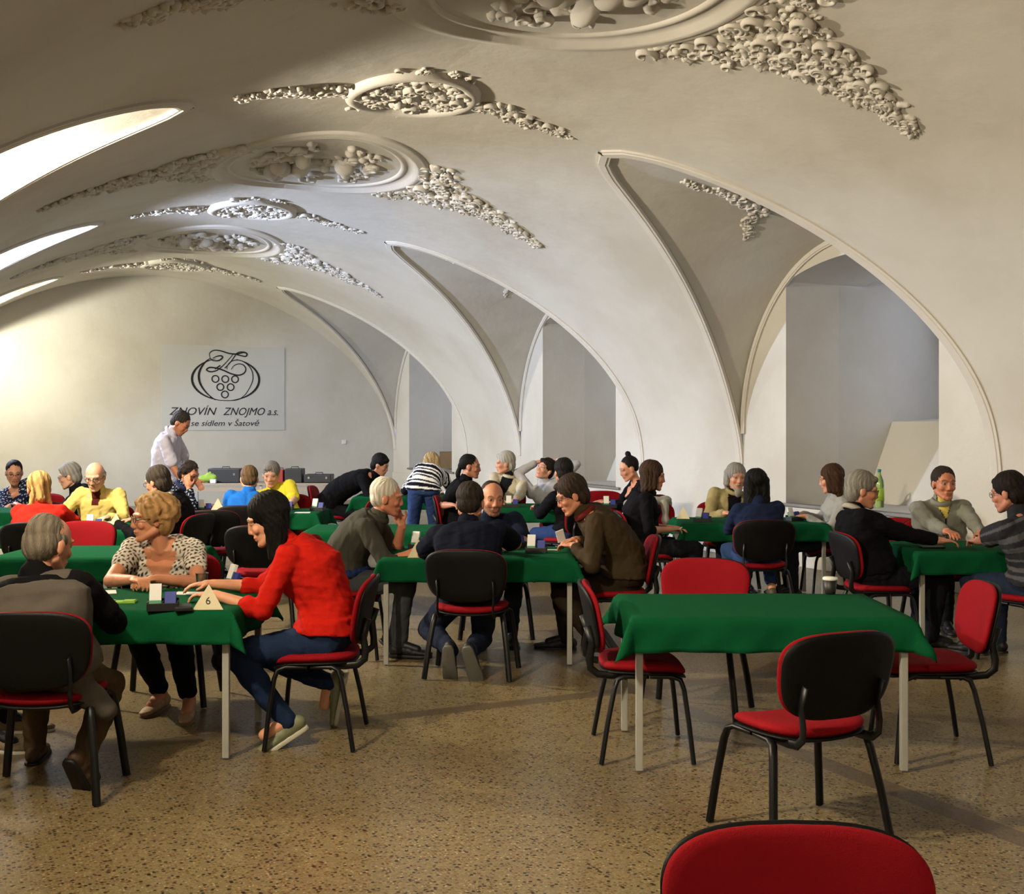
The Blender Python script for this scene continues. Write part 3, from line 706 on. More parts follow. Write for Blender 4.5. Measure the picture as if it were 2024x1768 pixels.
    for k in 'lr': arm(mb, k, .015, sleeve*.92, .006 if sleeve < .9 else 0)
    if collar or neck == 0: mb.cap(nb-lean*.035, .080*sc, nb+(hc0-nb)*.10, .068*sc, 16)
    bt = np.array([bez(ctrl, t) for t in np.linspace(0, 1, 30)])
    def pf(co_, cc):
        d = ((co_[:, None, :]-bt[None])**2).sum(2).argmin(1)/29.0
        ax = (co_-P0)@rt; fwd = ((co_-bt[(d*29).astype(int)])@f)
        if pat == 'stripes': cc[np.sin(d*70) > .25] = hexc('#dfe0e2')
        if pat == 'dark stripes': cc[np.sin(d*42) > .35] = hexc('#4a4a4e')
        if pat in ('floral', 'dots'):
            g_ = 1.7 if pat == 'floral' else 1.2; h = np.sin(g_*(co_@V(118, 71, 49))+1.5*np.sin(co_@V(-61, 83, 97)))+np.sin(g_*(co_@V(-73, 57, 121))+1.3*np.sin(co_@V(91, 47, -63)))
            if pat == 'floral': cc[h > .45] = hexc('#2a211c'); 
            else: cc[h > 1.25] = hexc('#a9b2c4')
        if neck > 0:                                  # V or scoop neck: the skin tone inside the opening
            tt = (d-.62)/.38; wd = .018+neck*.038*np.clip(tt, 0, 1); m_ = (fwd > .02) & (d > (.80 if neck < 1.5 else .68)) & (np.abs(ax-((bt[-1]-P0)@rt)*0-((bt[(d*29).astype(int)]-P0)@rt)) < wd)
            cc[m_] = hexc(collar if collar else skin)
        if vest == 'zip':
            m_ = (fwd > .03) & (np.abs(ax-((bt[(d*29).astype(int)]-P0)@rt)) < .006+.05*np.clip((d-.8)/.2, 0, 1)); cc[m_] = hexc(collar if collar and False else '#1f1f1f'); 
            m_ = (fwd > .03) & (d > .8) & (np.abs(ax-((bt[(d*29).astype(int)]-P0)@rt)) < .05*np.clip((d-.8)/.2, 0, 1)); cc[m_] = hexc(collar)
        if vest == 'open':
            m_ = (fwd > .03) & (d > .3) & (np.abs(ax-((bt[(d*29).astype(int)]-P0)@rt)) < .015+.055*np.clip((d-.3)/.6, 0, 1)); cc[m_] = hexc(collar)
        return cc
    nm = {1: 'jacket'}.get(1 if vest in ('zip', 'open') else 0, 'shirt')
    flat(mb, nm, M_FAB, shirt, sm=4, fold=(.0075, 21, seed+9, (1, 1, 1.2)), paintf=pf)
    if collar and neck == 0 or vest == 'polo':
        q_ = MB()
        c_ = nb+(hc0-nb)*.02; 
        t = np.linspace(0, 2*math.pi, 28); d2 = nrm(hc0-nb); x_, y_ = nrm(rtS), nrm(np.cross(d2, rtS))
        rows = [[c_+(x_*math.cos(a)+y_*math.sin(a))*r_*sc+d2*z_-f*0 for a in t] for r_, z_ in ((.066, -.01), (.064, .028), (.078, .010), (.084, -.012), (.080, -.016), (.070, -.02))]
        me_ = q_.grid(np.array(rows)).mesh('collar'); part('collar', me_, M_FAB, solid(me_, shirt if vest in ('zip', 'open') else (collar or shirt)))
    if vest == 'vest':
        mb = MB(); torso(mb, .036, .05, .93); mb.cap(S['l']*.86+S['r']*.14, .070*sc, S['r']*.86+S['l']*.14, .070*sc, 14)
        if extra == 'long': mb.cap(P0+rt*.12-f*.06, .09, P0+rt*.27-f*.02-up*.16, .05)
        flat(mb, 'vest', M_FAB, '#4f4a44', sm=4, fold=(.010, 17, seed+4, (1, 1, 1)))
    if hood:
        mb = MB(); mb.cap(nb-lean*.03-f*.06-rt*.07, .055, nb-lean*.03-f*.06+rt*.07, .055); mb.cap(nb-f*.09-lean*.07-rt*.03, .055, nb-f*.09-lean*.07+rt*.03, .055)
        flat(mb, 'hood', M_FAB, shirt, fold=(.006, 30, seed))
    if extra == 'waist':
        mb = MB(); c_ = bez(ctrl, .1); t = np.linspace(0, 2*math.pi, 20)
        mb.tube([c_+rt*.20*math.cos(a)+f*.165*math.sin(a)-up*.0 for a in t], .042, 10); mb.cap(c_-f*.17, .05, c_-f*.19-up*.20+rt*.05, .04)
        flat(mb, 'tied_sweater', M_FAB, '#1d2c56', fold=(.008, 30, seed))
    # --------------------------- shoes
    for k in 'lr':
        mb = MB(); a = AN[k]; d = FD[k]; sdv = nrm(np.cross(d, up if abs(d[2]) < .9 else f)); dn = -np.cross(sdv, d); dn = dn if dn[2] < 0 or abs(d[2]) > .7 else -dn
        if abs(d[2]) > .5 and np.dot(dn, -f) < 0: dn = -dn                # sole faces back when the foot is tucked under
        B = np.array([sdv, d, dn]).T; Lf = .255*sc; base = a+dn*.048
        for y_, w_, h_, z_ in ((-.035, .036, .040, -.008), (.01, .038, .044, -.010), (.06, .040, .036, -.002), (.105, .044, .028, .006), (.150, .043, .022, .010), (.185, .036, .018, .013)):
            mb.ell(base+B@V(0, y_, z_)*sc, V(w_, .045, h_)*sc, B, 12, 8)
        flat(mb, 'shoe', M_SHOE, shoes if isinstance(shoes, str) else shoes[0], v=.0075)
        sole = MB(); pts = [(-.072, .02), (-.05, .034), (0, .038), (.06, .040), (.11, .046), (.16, .045), (.20, .032), (.222, .012)]
        ring_ = [(-x, y) for y, x in pts]+[(x, y) for y, x in reversed(pts)]; rows = [[base+B@V(x*m_, y*m_+.0, z)*sc for x, y in ring_] for z, m_ in ((.022, .96), (.024, 1), (.040, 1), (.042, .97))]
        me_ = sole.grid(np.array(rows), True, True).mesh('sole'); o = link('sole', me_, M_SHOE, kids[-1]); setcol(me_, solid(me_, shoes[1] if not isinstance(shoes, str) else '#15130f'))
    # --------------------------- hair
    mb = MB(); hv = max(.0065, vox*.8); ex = V(0, 0, 0)
    def shell(y=-.024, z=.042, r=(.083, .094, .090)): mb.ell(hpnt(0, y, z), V(*r)*hs, H, 24, 16)
    if hair == 'short': shell(); mb.ell(hpnt(0, -.050, -.005), V(.074, .060, .070)*hs, H)
    if hair == 'thin': mb.ell(hpnt(0, -.045, .000), V(.083, .066, .082)*hs, H, 20, 14); [mb.ell(hpnt(s*.066, -.008, .022), V(.014, .040, .030)*hs, H) for s in (-1, 1)]; mb.ell(hpnt(0, -.034, .048), V(.074, .080, .076)*hs, H)
    if hair == 'bald': mb.ell(hpnt(0, -.060, -.002), V(.078, .050, .052)*hs, H, 20, 14); [mb.ell(hpnt(s*.068, -.012, .012), V(.012, .034, .028)*hs, H) for s in (-1, 1)]
    if hair == 'full': shell(-.022, .044, (.088, .100, .096)); mb.ell(hpnt(0, -.055, -.015), V(.080, .062, .080)*hs, H); mb.ell(hpnt(.02, .055, .085), V(.045, .030, .024)*hs, H)
    if hair in ('curly', 'perm'):
        z = .05
        for i in range(330 if hair == 'perm' else 200):
            a_, b_ = R.uniform(0, 6.28), math.acos(R.uniform(-.55, 1)); n_ = V(math.sin(b_)*math.cos(a_), math.sin(b_)*math.sin(a_), math.cos(b_))
            if n_[1] > .35 and n_[2] < .45: continue
            rr = V(.088, .098, .082)*(1.16 if hair == 'perm' else 1); c_ = n_*rr+V(0, -.026, .036)
            if n_[1] > .2: c_[1] = min(c_[1], .062)
            mb.ell(hpnt(*c_), (R.uniform(.009, .019)*hs,)*3, None, 8, 6)
        k_ = 1.10 if hair == 'perm' else 1; shell(-.026, .042, (.088*k_, .094*k_, .092*k_)); mb.ell(hpnt(0, -.055, -.01), V(.086*k_, .062, .080*k_)*hs, H)
    if hair in ('long', 'bob', 'longish'):
        shell(-.020, .040, (.090, .100, .094)); ln = {'long': .24, 'bob': .15, 'longish': .10}[hair]; fz = {'long': -.014, 'bob': .022, 'longish': .0}[hair]
        for s in (-1, 1):
            for y_ in (-.055, -.025, fz-.012): mb.cap(hpnt(s*.064, y_, .03), .034*hs, hpnt(s*.074, y_, -.03)-up*(ln-.06)*(.95 if y_ < -.02 else .75), .027*hs, 10)
        for x in (-.048, 0, .048): mb.cap(hpnt(x, -.058, .02), .052*hs, hpnt(x*1.1, -.070, 0)-up*ln*R.uniform(.95, 1.08), .034*hs, 10)
    if hair == 'bun': shell(-.024, .040, (.080, .094, .086)); mb.ell(hpnt(0, -.055, .0), V(.070, .050, .055)*hs, H); mb.ell(hpnt(0, -.045, .142) if extra != 'lowbun' else hpnt(0, -.115, .03), (.030*hs,)*3)
    if hair == 'pony': shell(-.024, .040, (.081, .095, .088)); mb.ell(hpnt(0, -.07, .02), V(.06, .05, .05)*hs, H); mb.cap(hpnt(0, -.10, .03), .024, hpnt(0, -.125, -.03)-up*.06, .030); mb.cap(hpnt(0, -.125, -.03)-up*.06, .030, hpnt(0, -.11, -.05)-up*.16, .012)
    if hair == 'blondlong':
        shell(-.022, .042, (.088, .100, .094)); mb.cap(hpnt(0, -.09, .03), .040, hpnt(.0, -.11, 0)-up*.10, .042)
        for x in (-.05, -.02, .02, .05): mb.cap(hpnt(x*.6, -.08, .02), .036, hpnt(x*1.5, -.095, 0)-up*R.uniform(.17, .25), .020)
    me_ = fuse(mb, 'hair', hv, 2); co_ = coords(me_); qq = ((co_-hc0)@H)/hs
    n = np.empty(len(co_)*3); me_.vertices.foreach_get('normal', n); n = n.reshape(-1, 3)
    az = np.arctan2(qq[:, 0], -qq[:, 1]); h = np.sin(az*23+5*np.sin(qq[:, 2]*28))+.7*np.sin(az*41+qq[:, 2]*60) if hair not in ('curly', 'perm') else np.zeros(len(co_))
    nz = np.array([noise.noise(Vector(q_*22)) for q_ in qq]); setcoords(me_, co_+n*(h*.0016+nz*.0035)[:, None]); hcx = np.array(hexc(HAIRC.get(hc, hc))); cc = np.tile(hcx, (len(co_), 1))*(1+.22*np.sin(az*17+qq[:, 2]*35)[:, None]*(.5 if hc in ('black',) else 1))
    if hair == 'blondlong': cc[np.sin(az*9+qq[:, 2]*12) > .75] *= .45
    part('hair', me_, M_HAIR, cc)
    if beard:
        mb = MB(); bl = .05 if beard == 'long' else .012
        for s in (-1, 1): mb.cap(hpnt(s*.050, .012, -.040), .014, hpnt(s*.030, .058, -.092), .019); mb.cap(hpnt(0, .094, -.047), .0075, hpnt(s*.026, .082, -.062), .007, 8)
        mb.ell(hpnt(0, .068, -.096-bl*.5), V(.034, .026, .022+bl*.6)*hs, H)
        me_ = fuse(mb, 'beard', .006, 1); part('beard', me_, M_HAIR, solid(me_, HAIRC.get(hc, hc) if beard == 'short' else '#8d877c'))
    if glasses:
        mb = MB()
        for s in (-1, 1):
            t = np.linspace(0, 2*math.pi, 20); mb.tube([hpnt(s*.032+.023*math.cos(a), .096-.06*abs(s*.032+.023*math.cos(a)), .006+.017*math.sin(a)) for a in t], .0019, 6)
            mb.tube([hpnt(s*.055, .092, .010), hpnt(s*.079, .06, .010), hpnt(s*.081, -.005, .008)], .0019, 6)
        mb.tube([hpnt(-.010, .101, .010), hpnt(0, .105, .012), hpnt(.010, .101, .010)], .0019, 6)
        me_ = mb.mesh('glasses'); part('glasses', me_, M_RIM)
    PEOPLE.append(body)
    if seat and not stand: SEATS.append((P0, yaw, label))
    return body
SEATS = []
def tp(x, y, z=.78): return at(x, y, z)
G = '#c99a7c'
person('man with thinning grey hair in a grey vest with black sleeves, back turned, left foreground', (-2.09, 5.33), 2, (98, 1018, 5.42), -28, 14, 0, '#c08a6c', 'thin', '#6d6558', '#0e0e10',
       pants='#4d3f2c', shoes=('#4a3524', '#120f0c'), vest='vest', extra='long', fat=1.2, vox=.006, hl=(-2.38, 5.72, .80), hr=(-2.02, 5.74, .79), er=(.75, 0, -.7),
       fl=(-2.35, 5.85, .085), fr=(-1.95, 5.42, .14), toe=(None, (.15, .45, -.75)), kr=(0, 1, .6))
person('woman with curly fair hair and glasses in a patterned white top, hands clasped on table', (-2.08, 7.22), 180, (300, 980, 6.98), 118, 4, 0, '#bd8262', 'perm', 'fblond', '#c9c2b4', .22, '#101218',
       shoes=('#a58a6a', '#6d5a44'), socks=None, pat='floral', neck=2.2, fat=1.42, vox=.0055, glasses=True, female=True, sh=1.1, hl=(-1.98, 6.62, .80), hr=(-2.11, 6.60, .80), el=(1, -.2, -.75), er=(-1, -.2, -.75),
       fl=(-1.84, 6.78, .085), fr=(-2.05, 6.95, .085), pantlen=.93, curl=1.0, handdir=((-.8, -.6, 0), (.8, -.6, 0)), kl=(0, -1, 1))
person('black-haired woman in bright red shirt and jeans, seated side-on by the number 6 card', (-.98, 6.30), 90, (530, 976, 6.30), 95, 22, 0, '#c48d6e', 'long', 'black', '#a81a10', .70, '#1a2740',
       shoes=('#6f7358', '#a9a695'), socks=None, neck=0, vox=.0055, female=True, hl=(-1.53, 6.12, .785), hr=(-1.62, 6.42, .80), fl=(-1.16, 6.12, .135), fr=(-1.00, 6.50, .25), toe=((-.75, -.2, -.45), (-.2, .1, -.95)),
       kl=(-1, 0, .6), kr=(-1, 0, .6), el=(-.1, -.3, -1), er=(-.1, .5, -1), fat=1.05)
person('white-haired man in a dark grey shirt resting his chin on his hand', (-1.22, 8.62), -90, (765, 946, 8.56), -86, 10, -4, '#b97a5e', 'short', 'white', '#3d3c35', .62, '#3a3c40', shoes=('#16171a', '#0d0d0d'), vox=.0065,
       hl=(-.80, 8.66, .93), el=(.6, .1, -1), hr=(-.63, 8.38, .785), er=(0, -.4, -1), fl=(-.86, 8.72, .10), fr=(-.80, 8.46, .10), extra='waist', fat=1.15, collar='#3d3c35', handdir=((-.45, -.1, 1), None), toe=((.5, -.1, -.4), (1, -.2, 0)))
person('broad man in a navy T-shirt seen from behind on a black-backed chair', (-.27, 7.86), -8, (930, 955, 8.06), -12, 12, 0, '#b07a5e', 'short', '#28211b', '#10131f', .40, '#1c2233', shoes=('#17171a', '#55534d'), vox=.007,
       hl=(-.45, 8.42, .785), hr=(-.04, 8.44, .785), er=(1, .1, -.35), el=(-1, 0, -.5), fl=(-.40, 7.78, .19), fr=(-.27, 7.74, .19), toe=((.05, .35, -.9), (.25, .3, -.9)), kl=(-.3, 1, .7), kr=(.3, 1, .7), fat=1.2, sh=1.08)
person('bearded man with cropped dark hair facing the camera across the middle table', (-.12, 9.40), 180, (973, 952, 9.28), 196, 8, 0, '#b67e60', 'thin', '#30241c', '#111827', .40, '#20242c', vox=.007, beard='short', fat=1.1,
       hl=(.02, 8.85, .79), hr=(-.28, 8.8, .79))
person('man with dark-rimmed glasses in an olive brown sweater, leaning over the middle table', (.80, 8.60), 90, (1130, 942, 8.52), 96, 24, 0, '#b87c5e', 'full', '#2e231b', '#382e1f', 1, '#2a2118', shoes=('#2a2a30', '#14130f'), vox=.006, glasses=True,
       hl=(.44, 8.44, .80), hr=(.47, 8.66, .82), fat=1.32, fl=(.62, 8.45, .10), fr=(.40, 8.8, .085), collar='#5a1f1a', el=(-.2, -.4, -1), kl=(-1, 0, .4), toe=((.4, -.3, -.6), None))
person('blonde woman in a red top seen from behind at the left edge', (-3.98, 10.02), 8, (77, 935, 10.12), 30, 14, 0, '#c99878', 'blondlong', 'blond', '#b0241a', 1, '#20242c', female=True, fat=1.15, hl=(-4.2, 10.5, .79), hr=(-3.75, 10.5, .79))
person('woman with dark pinned-up hair in a dotted navy top at the left edge', (-5.45, 13.62), 185, (28, 911, 13.45), 205, 18, 0, '#b98468', 'bun', 'black', '#171c33', 1, '#20242c', female=True, glasses=True, pat='dots', extra='lowbun', vox=.011, neck=1.0)
person('grey-haired man in a black jacket turned left, behind the bald man in yellow', (-4.66, 13.0), 95, (137, 917, 12.9), 100, 14, 0, '#c39478', 'full', 'grey', '#101012', 1, '#202020', glasses=True, vox=.011)
person('bald man in glasses and a yellow V-neck sweater facing the camera', (-4.02, 11.62), 180, (188, 914, 11.42), 182, 22, 0, '#cf9f82', 'bald', 'silver', '#c4b065', 1, '#20242c', glasses=True, neck=.7, collar='#4a1a18', vox=.0075, fat=1.2,
       hl=(-3.78, 11.12, .79), hr=(-4.25, 11.08, .79))
person('man in glasses and black jacket, back turned, right of the bald man in yellow', (-3.02, 10.75), 75, (311, 924, 10.68), 70, 16, 0, '#b98468', 'full', '#3a322b', '#101013', 1, '#15161a', glasses=True, collar='#b9b3a4', fat=1.15, vox=.0085,
       hl=(-3.50, 10.50, .79), hr=(-3.45, 10.85, .79))
person('standing man in a pale lilac polo shirt bending forward in front of the banner', (-4.05, 13.95), -92, (357, 814, 13.85), -95, 38, 0, '#a86f52', 'short', '#2c2724', '#b9b6c6', .46, '#20242c', stand=True, seat=False, vox=.010, vest='polo',
       hl=(-3.70, 14.05, .95), hr=(-3.72, 13.72, .86), er=(-.6, 0, -1), fat=1.1)
person('curly-haired boy in a dark patterned shirt with a hand at his mouth', (-3.60, 12.68), -85, (374, 913, 12.52), -112, 24, 0, '#b47c5c', 'curly', '#2b2320', '#141826', 1, '#20242c', pat='dots', vox=.009, sc=.95, collar='#2a3350',
       hr=(-3.36, 12.36, 1.00), er=(.3, -.3, -1), hl=(-3.3, 12.7, .80), handdir=(None, (-.2, .1, 1)))
person('child with short fair hair in a bright blue hoodie seen from behind', (-2.70, 12.02), 4, (493, 922, 12.12), 10, 10, 0, '#c99878', 'short', '#5e4a33', '#1f63b8', 1, '#20242c', hood=True, vox=.0095, sc=.95)
person('grey-haired man in a bright yellow T-shirt facing the camera', (-2.58, 13.52), 180, (536, 915, 13.4), 182, 16, 0, '#bd8c70', 'full', '#6f6a64', '#cfc23a', .42, '#20242c', vox=.0095, hl=(-2.42, 12.98, .79), hr=(-2.76, 12.98, .79))
person('dark-haired man in a black coat leaning forward near the back of the room', (-2.40, 15.60), -92, (752, 899, 15.45), -104, 22, 0, '#a8785e', 'full', 'black', '#0d0d0f', 1, '#15161a', vox=.011, hl=(-1.62, 15.55, .82), hr=(-1.60, 15.3, .82), fat=1.15)
person('blonde woman in striped black and white top and jeans, standing bent over the far table', (-1.08, 14.55, .84), 4, (853, 896, 14.92), 8, 35, 0, '#c99878', 'bob', '#9d8762', '#14161c', 1, '#2c3f6a', stand=True, seat=False, female=True, pat='stripes', vox=.010,
       hl=(-1.36, 15.1, .80), hr=(-.84, 15.12, .80), fat=1.1, fl=(-1.18, 14.5, .085), fr=(-.98, 14.5, .085))
person('man with dark tied-back hair in a black T-shirt, in profile facing right', (-.62, 13.42), -92, (930, 899, 13.4), -96, 6, 0, '#a8735a', 'pony', 'black', '#0d0d0f', .40, '#15161a', vox=.0095, hr=(-.66, 13.02, .78), er=(-.8, -.3, -1), hl=(-.2, 13.5, .79))
person('silver-haired man in a cream jacket turned to the left at the far table', (-.14, 14.40), 165, (998, 894, 14.4), 98, 4, 0, '#b98468', 'full', 'silver', '#b3aa92', 1, '#20242c', vest='open', collar='#17181c', vox=.0105, hl=(.05, 13.82, .79), hr=(-.15, 13.84, .79))
person('young man in light grey sweater stretching with both hands behind his head', (.56, 14.22), 180, (1077, 906, 14.32), 138, -18, 14, '#c38f75', 'full', '#1d1613', '#a4a5aa', 1, '#20242c', vox=.0105, hl=(.52, 14.46, 1.22), hr=(.30, 14.46, 1.20),
       el=(1, .05, .12), er=(-1, .05, .05), neck=0, handdir=((-1, .3, .3), (1, .3, .3)))
person('dark-haired man in black top and jeans, beyond the leaning man in the olive sweater', (.62, 12.45), 42, (1113, 908, 12.42), 22, 6, 0, '#b98468', 'full', '#15100d', '#0e0e11', 1, '#24365c', vox=.010, fl=(.22, 12.9, .085), fr=(.35, 13.0, .085))
person('woman with a dark top bun in a black off-shoulder top, looking down', (1.46, 13.55), 98, (1243, 903, 13.5), 102, 22, 0, '#c0886b', 'bun', '#150f0d', '#0e0e11', .9, '#15161a', female=True, vox=.010, neck=2.5)
person('brown-haired woman in black top holding paper on her lap, facing right', (1.22, 11.02), -88, (1290, 912, 11.02), -92, 10, 0, '#b07e62', 'bob', '#38271c', '#0f0f12', .60, '#141518', female=True, vox=.0085,
       hl=(1.50, 11.05, .70), hr=(1.44, 10.88, .70), fat=1.15)
person('man with long grey hair and beard in a beige jacket facing the camera', (2.20, 12.22), 182, (1455, 917, 12.1), 190, 8, 0, '#b98468', 'longish', 'grey', '#91865f', 1, '#20242c', beard='long', vest='open', collar='#101014', vox=.0095)
person('woman with long black hair in a denim jacket, seen from behind on a black-backed chair', (2.12, 10.24), 3, (1494, 929, 10.25), -2, 12, 0, '#c08a6c', 'long', 'black', '#18223a', 1, '#2a3c60', female=True, vox=.0085, socks=None, fl=(1.98, 10.55, .12), fr=(2.30, 10.52, .22), shoes=('#4a4438', '#2d2a24'), fat=1.1, pantlen=.92)
person('woman with a brown bob in a grey sweater facing away to the left', (3.12, 11.48), 88, (1643, 919, 11.4), 70, 12, 0, '#b98468', 'bob', '#3a2417', '#8c8c86', 1, '#20242c', female=True, vox=.0095, hl=(2.80, 11.3, .79), hr=(2.8, 11.55, .79))
person('grey-haired man with glasses in a black sweater reaching across the right table', (2.68, 8.88), -84, (1705, 934, 8.92), -98, 10, 0, '#b98065', 'full', '#77736a', '#0d0d10', 1, '#15161a', glasses=True, vox=.0075, hl=(3.12, 9.02, .80), hr=(3.16, 8.72, .80), fat=1.3, collar='#9a958a')
person('short-haired man in a grey zip fleece over a yellow shirt, looking at the camera', (3.58, 9.92), 180, (1866, 924, 9.82), 184, 4, 0, '#b07052', 'short', '#2d251f', '#77776c', 1, '#20242c', vest='zip', collar='#c9b45c', vox=.0065, fat=1.22, hl=(3.68, 9.30, .79), hr=(3.42, 9.26, .80), el=(.9, -.1, -1), er=(-.9, -.1, -1))
person('dark-haired man in a dark striped polo shirt at the right edge, seen from behind', (3.66, 8.28), 28, (1992, 936, 8.32), 48, 14, 0, '#a8705a', 'full', '#1a1310', '#26262a', .46, '#1d2536', pat='dark stripes', glasses=True, vox=.0075, fat=1.25, hl=(3.42, 8.78, .79), hr=(3.8, 8.80, .79), el=(-1, 0, -.5))
person('person in pale shoes at the left edge of the photo, only feet in view', (-3.28, 6.25), -90, (-260, 1010, 6.3), -90, 5, 0, G, 'short', 'brown', '#333c4a', 1, '#1c1d22', shoes=('#8a7a62', '#cfcabd'), vox=.011, fl=(-2.72, 6.42, .085), fr=(-2.66, 6.05, .085), hl=(-2.9, 6.4, .79), hr=(-2.9, 6.1, .79))
SHORT = ['under the man in the grey vest', 'under the woman in the patterned top', 'under the woman in the red shirt', 'under the white-haired man in the grey shirt', 'under the man in the navy T-shirt', 'under the bearded man at the middle table',
 'under the man in the olive brown sweater', 'under the blonde woman in red', 'under the woman in dotted navy', 'under the grey-haired man in the black jacket, far left', 'under the bald man in the yellow sweater', 'under the man in black beside the bald man',
 'under the curly-haired boy', 'under the child in the blue hoodie', 'under the man in the yellow T-shirt', 'under the man in the black coat', 'under the man with tied-back hair', 'under the silver-haired man in cream', 'under the stretching young man',
 'under the man in jeans at the far centre table', 'under the woman with the top bun', 'under the woman holding paper on her lap', 'under the bearded man in beige', 'under the woman in the denim jacket', 'under the woman in the grey sweater',
 'under the man in the black sweater', 'under the man in the grey fleece', 'under the man in the striped polo', 'beyond the left edge of the photo']
for (P0, yaw, lb), sname in zip(SEATS, SHORT):
    f = fdir(yaw); chair(P0[0]+f[0]*.05, P0[1]+f[1]*.05, yaw, 'red and black chair '+sname)
# ------------------------------------------------------------------ banner on the back wall
M_BAN = mat('banner_sheet', '#b9b9b4', .6); M_INK = mat('black_ink', '#0c0d0c', .7); M_PAPER = mat('paper', '#cfccc2', .8)
BR0, BR1, BZ0, BZ1 = 3.95, 6.52, 1.545, 3.32
def bpos(a, b, h=0): return hp(UEND-.012-h, BR0-RC+a, BZ0+b)
def bmap(cx, cy): return ((cx-95)/1127*(BR1-BR0), (882-cy)/777*(BZ1-BZ0))
ban = hall(MB().box(hp(UEND-.010, (BR0+BR1)/2-RC, (BZ0+BZ1)/2), (BR1-BR0, .006, BZ1-BZ0)).build('banner', M_BAN, None, False))
tag(ban, 'pale rectangular banner with black grape emblem and winery name on the back wall', 'banner')
def stroke(mb, pts, wid, closed=False):
    pts = [np.array(bmap(*p)) for p in pts]; n = len(pts); k = .00228
    if not closed:                                       # smooth the hand-drawn strokes
        q = []
        for i in range(n-1):
            p0, p1, p2, p3 = pts[max(i-1, 0)], pts[i], pts[i+1], pts[min(i+2, n-1)]
            for t in np.linspace(0, 1, 7)[:-1]: q.append(.5*(2*p1+(p2-p0)*t+(2*p0-5*p1+4*p2-p3)*t*t+(3*p1-p0-3*p2+p3)*t**3))
        q.append(pts[-1]); pts = q; n = len(q)
    rows = []
    for i in range(n):
        d = pts[(i+1) % n if closed else min(i+1, n-1)]-pts[(i-1) % n if closed else max(i-1, 0)]; d = d/max(1e-6, np.linalg.norm(d)); nn = np.array((-d[1], d[0]))
        w = (wid(i/(n-1)) if callable(wid) else wid)*k/2; rows.append([bpos(*(pts[i]-nn*w), .006), bpos(*(pts[i]+nn*w), .006)])
    if closed: rows.append(rows[0])
    mb.grid(np.array(rows))
mb = MB(); T = np.linspace(0, 2*math.pi, 80, endpoint=False)
for a in (T,):
    rows = []
    for t in T:      # outer oval, thick on both flanks
        w = 5+15*abs(math.cos(t))**2; rows.append((672+308*math.cos(t), 412-196*math.sin(t), w))
    L = [r for r in rows]
    for side in (0, 1):
        seg = [r for i, r in enumerate(L+L) if (side == 0 and 62 <= i <= 96) or (side == 1 and 24 <= i <= 58)]
        stroke(mb, [(x, y) for x, y, w in seg], lambda q: 4+17*math.sin(math.pi*q))
stroke(mb, [(525, 575), (560, 592), (600, 604), (680, 608), (760, 604), (800, 592), (830, 575)], 7)
stroke(mb, [(575, 605), (500, 545), (445, 470), (425, 400), (436, 330), (480, 260), (530, 220)], lambda q: 5+15*math.sin(math.pi*q))
stroke(mb, [(790, 598), (850, 550), (900, 470), (922, 400), (912, 330), (875, 275), (820, 240), (765, 232), (715, 250), (685, 285), (680, 320)], lambda q: 5+4*math.sin(math.pi*q))
for cx, cy in ((575, 410), (665, 410), (755, 410), (620, 484), (714, 484), (662, 552)):
    stroke(mb, [(cx+31*math.cos(t), cy+31*math.sin(t)) for t in T[::3]], 11, True)
sw = lambda q: 5+9*math.sin(math.pi*q)
stroke(mb, [(525, 215), (522, 175), (560, 148), (620, 150), (700, 172), (770, 176), (830, 160), (865, 170), (855, 196), (810, 190), (765, 178), (800, 155), (850, 155)], sw)
stroke(mb, [(525, 215), (550, 240), (605, 240), (640, 212), (625, 196), (580, 205), (548, 222)], sw)
stroke(mb, [(735, 180), (700, 225), (655, 275), (615, 312), (580, 335), (530, 345), (495, 328), (525, 306), (590, 312), (650, 330), (720, 360), (790, 372), (840, 350), (855, 310), (830, 275), (785, 268), (745, 285), (720, 320)], sw)
stroke(mb, [(760, 185), (715, 250), (660, 310)], lambda q: 9); stroke(mb, [(620, 285), (570, 320)], lambda q: 12)
hall(mb.build('emblem', M_INK, None, False)); e_ = bpy.data.objects['emblem']; e_.parent = ban; e_.matrix_parent_inverse = Matrix(); e_.matrix_basis = Matrix()
def text_mesh(txt, name):
    c = bpy.data.curves.new(name, 'FONT'); c.body = txt; c.size = 1; c.resolution_u = 3; o = bpy.data.objects.new(name, c); COL.objects.link(o)
    dg = bpy.context.evaluated_depsgraph_get(); me = bpy.data.meshes.new_from_object(o.evaluated_get(dg)); bpy.data.objects.remove(o); bpy.data.curves.remove(c); return me
def bantext(txt, x0, x1, ybase, ytop, shear=.32):
    me = text_mesh(txt, 'lettering'); co = coords(me); caps = .70; lo, hi = co[:, 0].min(), co[:, 0].max()
    a0, b0 = bmap(x0, ybase); a1, b1 = bmap(x1, ytop); ky = (b1-b0)/caps; sh = shear*(b1-b0)
    X = a0+(co[:, 0]-lo)/(hi-lo)*(a1-a0-sh)+shear*co[:, 1]*ky; Z = b0+co[:, 1]*ky
    setcoords(me, np.array([bpos(x, z, .006) for x, z in zip(X, Z)])); o = link('lettering', me, M_INK, ban, False); return o
bantext('ZNOVÍN', 160, 588, 742, 672); bantext('ZNOJMO', 645, 1045, 742, 672); bantext('a.s.', 1055, 1178, 742, 672)
bantext('se sídlem v Šatově', 352, 988, 842, 790, .28)

